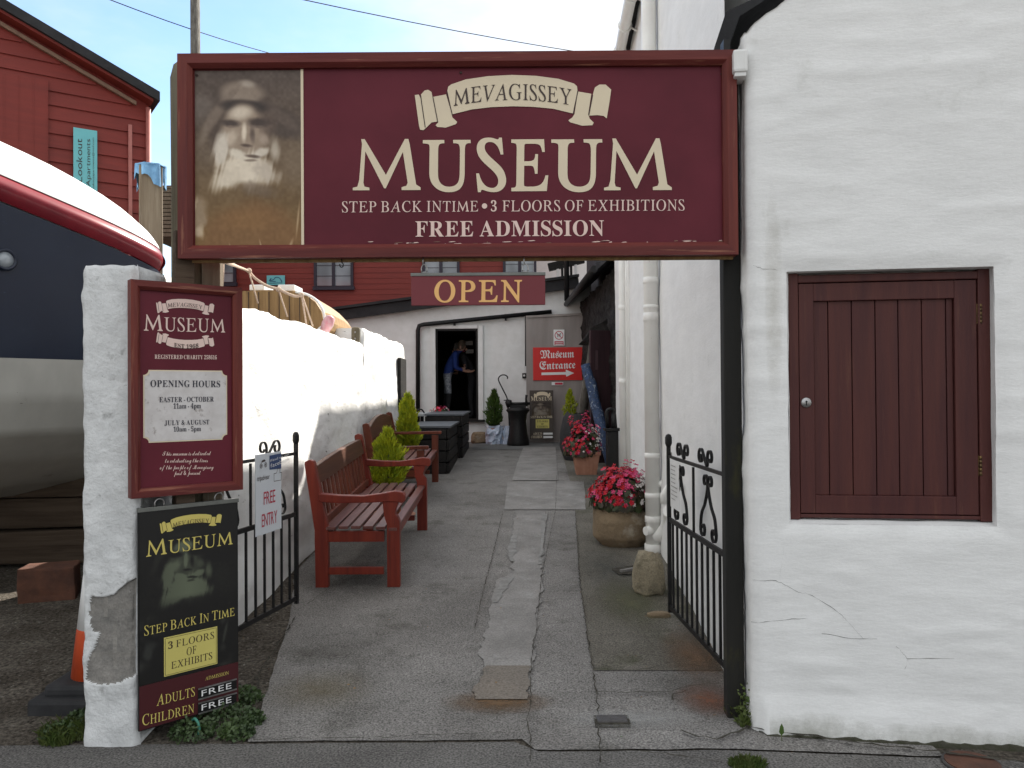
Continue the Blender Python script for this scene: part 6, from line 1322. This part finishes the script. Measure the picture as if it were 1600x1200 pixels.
# wooden dinghy stern behind the wall
D = 8.5; t = thing('wooden_boat', 'varnished wooden boat with a rounded end propped behind the alley wall', 'boat', (-2.4, D, g(D)))
out = [(330, 452), (375, 455), (420, 453), (455, 455), (478, 461), (493, 472), (502, 486), (505, 500), (503, 512), (494, 528), (478, 545), (450, 560), (400, 575), (330, 580)]
q = [P(a, b, D) for a, b in out]; m = MB(); cx = sum(p.x for p in q)/len(q); cz = sum(p.z for p in q)/len(q); V = []
for k, (yy, s) in enumerate(((0, 1), (.5, 1.03), (1.2, .98), (2.0, .8), (2.7, .45))): V.append([m.bm.verts.new((cx+(p.x-cx)*s, D+yy, cz+(p.z-cz)*s)) for p in q])
m.bm.faces.new(V[0])
for a, b in zip(V, V[1:]):
    for k in range(len(q)): m.bm.faces.new((a[k], a[(k+1) % len(q)], b[(k+1) % len(q)], b[k]))
m.bm.faces.new(V[-1][::-1]); m.build('hull', M['boat_wood'], t, world=True)
m = MB(); m.tube(smoothpath([P(a, b, D-.02) for a, b in ((462, 456), (480, 460.5), (495, 470), (504, 484), (507, 498), (505, 508), (497, 515))], 5), .014, 8); m.build('gunwale', M['pipe_white'], t, world=True)
m = MB(); m.lathe([(0, -.10), (.05, -.08), (.065, 0), (.05, .08), (0, .10)], P(512, 506, D-.05), 14, Matrix.Rotation(rad(25), 3, 'Y')); m.build('fender', mat('fender', (.62, .24, .28), (.66, .5, .5), 9, .5), t, world=True)
m = MB()
for px in (388, 404, 420, 436, 452, 468, 484): a, b = P(px, 456+max(0, px-460)*.25, D-.006), P(px+1, 560, D-.006); m.beam(a, b, .006, .006, up=(0, 1, 0))
m.build('plank_seam', M['ink'], t, world=True)
for a, b, c_, d_ in ((393, 416, 446, 455), (437, 463, 446, 456)): m = MB(); q0 = P(a, d_, 8.9); q1 = P(b, c_, 8.9); m.box(((q0.x+q1.x)/2, 9.0, (q0.z+q1.z)/2), (q1.x-q0.x, .35, q1.z-q0.z), bev=.01); o = m.build('white_crate', M['boat_deck'], loc=((q0.x+q1.x)/2, 9.0, q0.z), world=True); tagv(o, 'flat white box lying %s on top of the wooden boat' % ('at the left' if a < 400 else 'with a sloping end'), 'box')
t = thing('rope_swag', 'pale rope swag with knots and thin hanging tails in front of the wooden boat', 'rope', P(390, 440, 7.5)); D = 7.4
m = MB(); m.tube(smoothpath([P(350, 408, 4.2), P(372, 417, 6.8), P(388, 424, D), P(400, 436, D), P(418, 447, D), P(435, 452, D), P(450, 459, D), P(462, 463, D), P(471, 461, D)], 6), .013, 8); m.build('rope', M['rope'], t, world=True)
for a, b, c_, d_ in ((389, 424, 403, 474), (435, 452, 449, 495), (471, 461, 479, 508), (472, 462, 489, 510), (349, 412, 348, 446)): m = MB(); dd = D if a > 360 else 4.2; m.tube([P(a, b, dd), P(c_, d_, dd)], .008 if a > 360 else .005, 6); m.build('tail', M['rope'], t, world=True)
for a, b in ((389, 423), (435, 452), (471, 461)): m = MB(); tb = bmesh.new(); bmesh.ops.create_icosphere(tb, subdivisions=2, radius=.026); m.merge(tb, Matrix.Translation(P(a, b, D))); m.build('knot', M['rope'], t, world=True)
# ---------------------------------------------------------------- big boat on the left
Eo = Vector((-2.545, 6.0, 0)); ax = Vector((-.66, -1, 0)).normalized(); nn = Vector((-ax.y, ax.x, 0)); nn = nn if nn.x > 0 else -nn
t = thing('large_boat', 'big boat hull painted navy over white with a maroon rail, behind the pillar', 'boat', Eo+ax*2-nn*1.2, 0)
def railz(s): return 2.44+.245*min(s, 3.2)-.02*max(0, s-3.2)
def hb2(s): return 1.22*(.86+.14*math.sqrt(max(0.0, 1-(1-min(s, .7)/.7)**2)))
def hull_row(s, v):
    """v 0..1 keel to rail, 1..1.2 rail, 1.2..2 deck cover"""
    zr = railz(s); h = hb2(s)
    if v <= 1:
        P_ = [(0, .72), (.30, .84), (.68, 1.06), (.90, 1.25), (.98, 1.48), (1.0, 1.735), (1.0, 2.05), (1.0, 1)]; k = v*7; i = min(int(k), 6); f = k-i; o = P_[i][0]+(P_[i+1][0]-P_[i][0])*f
        zs = [p[1] for p in P_[:-1]]+[zr-.02]; z = zs[i]+(zs[i+1]-zs[i])*f; inset = 1
    return o*h, z
def hp(s, o, z): c = Eo+ax*s-nn*1.22; q = c+nn*o; return Vector((q.x, q.y, z))
ss = [0, .02, .06, .12, .2, .3, .45, .6, .75]+lin(.9, 6.5, 40); vs = [i/42 for i in range(43)]
m = MB()
def hk(u, v): o, z = hull_row(abs(u) if True else u, v); return o, z
for side in (1, -1): m.grid(ss, vs, lambda s, v: (lambda oz: hp(s, side*oz[0], oz[1]))(hull_row(s, v)), lambda s, v: 0 if v*7 < 5 else 1)
m.grid([-1, -.6, -.3, 0, .3, .6, 1], vs, lambda u, v: (lambda oz: hp(0, u*oz[0], oz[1]))(hull_row(0.0001, v)), lambda s, v: 0 if v*7 < 5 else 1)
m.grid([-1, 0, 1], vs, lambda u, v: (lambda oz: hp(6.5, u*oz[0], oz[1]))(hull_row(6.5, v)))
m.build('hull', [M['boat_white'], M['navy']], t, world=True)
m = MB(); nv = 10
def railp(s, a): return hp(s, 0, 0)
for side in (1, -1):
    m.grid(ss, lin(0, 1, nv), lambda s, a: hp(s, side*(hb2(s)+.055*math.sin(a*math.pi)-.01), railz(s)-.01+.165*a))
m.grid([-1, -.5, 0, .5, 1], lin(0, 1, nv), lambda u, a: hp(-.055*math.sin(a*math.pi), u*hb2(.0001), railz(0)-.01+.165*a))
m.build('rail', M['maroon_rail'], t, world=True)
m = MB()
def dk(s, a):
    prof = [(1.0, .155), (.985, .24), (.95, .33), (.88, .41), (.78, .47), (.62, .53), (.4, .57), (0, .59)]; k = a*7; i = min(int(k), 6); f = k-i; o = prof[i][0]+(prof[i+1][0]-prof[i][0])*f; z = prof[i][1]+(prof[i+1][1]-prof[i][1])*f
    e = min(1, (s+.0)/.9); e = math.sqrt(max(0, 1-(1-e)**2)); return o, .155+(z-.155)*(.12+.88*e)
for side in (1, -1): m.grid(ss, lin(0, 1, 22), lambda s, a: (lambda oz: hp(s+.0, side*oz[0]*hb2(s), railz(s)+oz[1]))(dk(s, a)))
m.build('deck_cover', M['boat_deck'], t, world=True)
pc = P(12, 405, 5.0); kk = (pc-(Eo-nn*0)).dot(nn); pc = pc-nn*(kk-.012)
rot = nn.to_track_quat('Z', 'Y').to_matrix(); m = MB(); m.lathe([(.045, -.01), (.066, -.005), (.07, .010), (.060, .018), (.05, .010), (.045, -.01)], pc, 24, rot); ph = m.build('porthole', M['navy'], t, world=True); m = MB(); m.lathe([(0, 0), (.05, 0), (.05, .006), (0, .012)], pc, 20, rot); m.build('porthole_glass', M['dark_glass'], ph, world=True)
# timbers below
for i, (lab, c, sz, rz_) in enumerate((('lowest dark timber baulk under the big boat', (-4.0, 6.3, .32), (2.6, .28, .26), .15), ('middle dark timber baulk stacked under the big boat', (-3.9, 6.35, .58), (2.4, .26, .22), .08), ('upper dark timber baulk close under the keel of the big boat', (-3.95, 6.3, .80), (2.0, .24, .20), .2), ('rusty timber chock at the front of the stack under the boat', (-3.15, 5.45, .22), (.34, .24, .25), .3), ('broken brown timber end leaning on the rusty chock', (-2.87, 5.6, .30), (.12, .42, .34), .5))):
    m = MB(); m.box((0, 0, 0), sz, bev=.015); bmesh.ops.subdivide_edges(m.bm, edges=[e for e in m.bm.edges if e.calc_length() > .1], cuts=3, use_grid_fill=True)
    for v in m.bm.verts: v.co += Vector((fb(v.co*5+Vector((i, 0, 0)), 2), fb(v.co*5+Vector((0, i, 0)), 2), fb(v.co*5+Vector((0, 0, i)), 2)))*.014
    o = m.build('timber_baulk', M['rusty' if i >= 3 else 'timber'], loc=c, rz=rz_); tagv(o, lab, 'timber')
t = thing('boat_stand', 'dark timber trestle carrying the keel of the big boat', 'trestle', (-4.3, 4.6, 0)); m = MB(); q = Eo+ax*1.4-nn*1.22; m.box((q.x, q.y, .42), (.3, .3, .6)); q = Eo+ax*4.5-nn*1.22; m.box((q.x, q.y, .32), (.3, .3, .75)); m.build('block', M['timber'], t, world=True)
m = MB(); m.box((-6.4, 9.6, 1.0), (8.0, .3, 1.9)); m.box((-3.2, 9.0, .9), (2.3, .3, 1.2)); o = m.build('yard_wall', M['black_stone'], loc=(-6.4, 9.6, 0), world=True); tagv(o, 'dark stone wall at the back of the boat yard', 'wall')
# traffic cone
b = Vector((-2.02, 3.93, 0)); t = thing('traffic_cone', 'orange and white traffic cone half hidden behind the white pillar', 'cone', b)
m = MB(); m.box((0, 0, .045), (.46, .46, .09), bev=.02); m.box((0, 0, .11), (.36, .36, .06), bev=.02); m.build('base', M['rubber'], t)
m = MB(); m.lathe([(.135, .12), (.108, .36), (.106, .37)], (0, 0, 0), 28); m.lathe([(.072, .67), (.03, .95), (.025, .97), (0, .97)], (0, 0, 0), 28); m.build('body', M['cone_orange'], t)
m = MB(); m.lathe([(.107, .36), (.073, .675)], (0, 0, 0), 28); m.build('white_band', M['white_ink'], t)
# ---------------------------------------------------------------- red gable house, upper left
Rr = Vector((X(234, 12), 12, 0)); dv = Vector((.82, .57, 0)).normalized(); t = thing('red_gable_house', 'red boarded gable house with a blue apartments sign, upper left beyond the boat', 'house', Rr, math.atan2(dv.y, dv.x)); IM = MAT[t].inverted()
def gl(px, py, off=0):
    r = IM.to_3x3() @ ray(px, py); o_ = IM @ _CO; k = (off-o_.y)/r.y; q = o_+r*k; return (q.x, q.z)
a, b = gl(0, 24), gl(236, 162); sl2 = (b[1]-a[1])/(b[0]-a[0]); zt = lambda x: b[1]+sl2*(x-b[0])
m = MB(); n = 40; x0 = -4.2; base = .4
for i in range(n):
    z = base+i*.20; xe = (z+.2-b[1])/sl2+b[0] if z+.2 > zt(0) else 0; xe = min(0, xe)
    if xe < x0: break
    m.face([(x0, -.004, z), (xe, -.004, z), (xe, 0, z+.199), (x0, 0, z+.199)]); m.face([(x0, 0, z), (xe, 0, z), (xe, -.004, z), (x0, -.004, z)])
m.prism([(x0, base), (0, base), (0, zt(0)), (x0, zt(x0))], (0, 5, 0)); m.bm.transform(Matrix.Translation((0, .02, 0))) if False else None
wl_ = m.build('wall', M['red_boards'], t)
for v in wl_.data.vertices: v.co.y += .02 if v.co.y >= 0 else .0
m = MB(); th = .16; m.prism([(x0, zt(x0)), (.10, zt(.10)), (.10, zt(.10)+.14), (x0, zt(x0)+.14)], (0, 5.4, 0)); m.bm.transform(Matrix.Translation((0, -.28, 0))); m.build('roof', M['roof_dark'], t)
m = MB(); m.prism([(x0, zt(x0)-.04), (.02, zt(.02)-.04), (.02, zt(.02)+.0), (x0, zt(x0)+.0)], (0, .24, 0)); m.bm.transform(Matrix.Translation((0, -.22, -.0))); m.build('soffit', M['red_boards'], t)
c_, d_ = gl(0, 35), gl(212, 160); ml_ = (d_[1]-c_[1])/(d_[0]-c_[0]); m = MB(); m.prism([(x0, c_[1]+ml_*(x0-c_[0])), (d_[0], d_[1]), (d_[0], d_[1]-.055), (x0, c_[1]+ml_*(x0-c_[0])-.055)], (0, .05, 0)); m.bm.transform(Matrix.Translation((0, -.06, 0))); m.build('barge_strip', M['fascia_wood'], t)
m = MB(); m.tube([(-.02, -.05, .5), (-.02, -.05, zt(0)-.1)], .035, 10); m.build('downpipe', M['pink_pipe'], t); m = MB(); e = gl(203, 250); m.box((e[0], -.02, 3.2), (.05, .03, 4.6)); m.build('corner_board', M['pink_pipe'], t)
e, f = gl(-40, 210), gl(74, 127); m = MB(); m.box(((e[0]+f[0])/2, -.03, (e[1]+f[1])/2-.4), (f[0]-e[0], .04, f[1]-e[1]+.8)); [m.box((e[0]+(f[0]-e[0])*k/5, -.052, (e[1]+f[1])/2-.4), (.012, .006, f[1]-e[1]+.78)) for k in range(1, 6)]; m.build('loading_door', M['red_boards'], t)
e = gl(114, 284); f = gl(151, 217); tt = thing('apartments_sign', 'light blue LOOKOUT APARTMENTS sign turned on its side on the red gable house', 'sign', MAT[t] @ Vector((e[0], -.05, e[1])), math.atan2(dv.y, dv.x)); w_, h_ = f[0]-e[0], f[1]-e[1]+.1
m = MB(); m.box((w_/2, 0, h_/2-.12), (w_, .02, h_+.24), bev=.003); m.build('board', M['aqua'], tt)
def vtext(s, x, z0, z1, h, mt, nm):
    mb = MB(); text(mb, s, 'sans', 0, z1-z0, 0, h, y=0); mb.bm.transform(Matrix.Translation((x, -.013, z0)) @ Matrix.Rotation(rad(-90), 4, 'Y')); mb.build(nm, M[mt], tt)
vtext('Lookout', w_*.36, .0, h_*.80, w_*.24, 'ink', 'lettering'); vtext('Apartments', w_*.70, -.05, h_*.82, w_*.17, 'ink', 'lettering'); vtext('lookoutapartments@mail.com', w_*.86, -.10, h_*.86, w_*.07, 'ink', 'small_lettering')
# mooring post with a blue rag
b = P(236, 330, 6.9); t = thing('mooring_post', 'square pale timber post with a torn blue rag tied over its top', 'post', (b.x, 6.9, .2)); m = MB(); m.box((b.x, 6.9, (P(236, 262, 6.9).z+.2)/2), (.185, .17, P(236, 262, 6.9).z-.2), Matrix.Rotation(.4, 3, 'Z'), bev=.012); m.build('shaft', M['plank_wood'], t, world=True)
m = MB(); zt_ = P(236, 262, 6.9).z; m.grid(lin(0, 2*math.pi, 33), lin(0, 1, 7), lambda a, v: Vector((b.x+(.118+.012*math.sin(a*7)+.018*v*fb((math.cos(a)*3, math.sin(a)*3, 1), 2))*math.cos(a), 6.9+(.118+.012*math.sin(a*7))*math.sin(a), zt_+.015-v*(.10+.085*(math.sin(a*2.3+1)>.3)+.07*fb((math.cos(a)*3, math.sin(a)*3, 5), 2))))); m.lathe([(0, .022), (.11, .018), (.125, 0)], (b.x, 6.9, zt_), 24); m.build('rag', M['rag'], t, world=True)
# slatted roof far away, telegraph pole and wires
D = 19; t = thing('slatted_shed', 'distant shed roof of thin dark slates between the rag post and the sign', 'shed', (X(262, D), D, .6)); a, b = P(240, 372, D), P(300, 276, D); m = MB(); m.box(((a.x+b.x)/2, D+1.5, 2.0), (b.x-a.x, 2.0, 3.6)); m.build('wall', M['plank_wood'], t, world=True)
m = MB()
for k in range(13): z = a.z+(b.z-a.z)*k/13; y = D-.2+k*.07; m.prism3([(a.x-.1, y, z), (b.x+.1, y, z), (b.x+.1, y, z+.075), (a.x-.1, y, z+.075)], (0, .12, 0))
m.prism3([(a.x-.1, D+.1, a.z), (a.x-.1, D+1.0, b.z), (a.x-.1, D+2.6, a.z)], (b.x-a.x+.2, 0, 0)); m.build('roof', M['plank_wood'], t, world=True)
D = 18; t = thing('telegraph_pole', 'grey timber telegraph pole rising above the left end of the sign', 'pole', (X(306, D), D, .6)); m = MB(); b = P(306, 40, D); m.tube([(b.x, D, .4), (b.x, D, 6), (b.x-.02, D, 12)], [.13, .118, .10], 14); m.build('shaft', M['bark'], t, world=True)
for lab, p0, p1 in (('thin overhead wire sloping behind the telegraph pole', (150, -4), (470, 97)), ('thin overhead wire high over the middle of the sign', (440, -3), (1010, 98))):
    a, b = P(p0[0], p0[1], 16), P(p1[0], p1[1], 21); q = b+(b-a)*.6; a = a-(b-a)*.5; m = MB(); m.tube([a.lerp(q, k/16)-Vector((0, 0, .35*math.sin(k/16*math.pi)))+Vector((0, 0, .30)) for k in range(17)], .011, 5); o = m.build('overhead_wire', M['wire'], loc=tuple(a), world=True); tagv(o, lab, 'wire')
bpy.data.objects.remove(_fob)
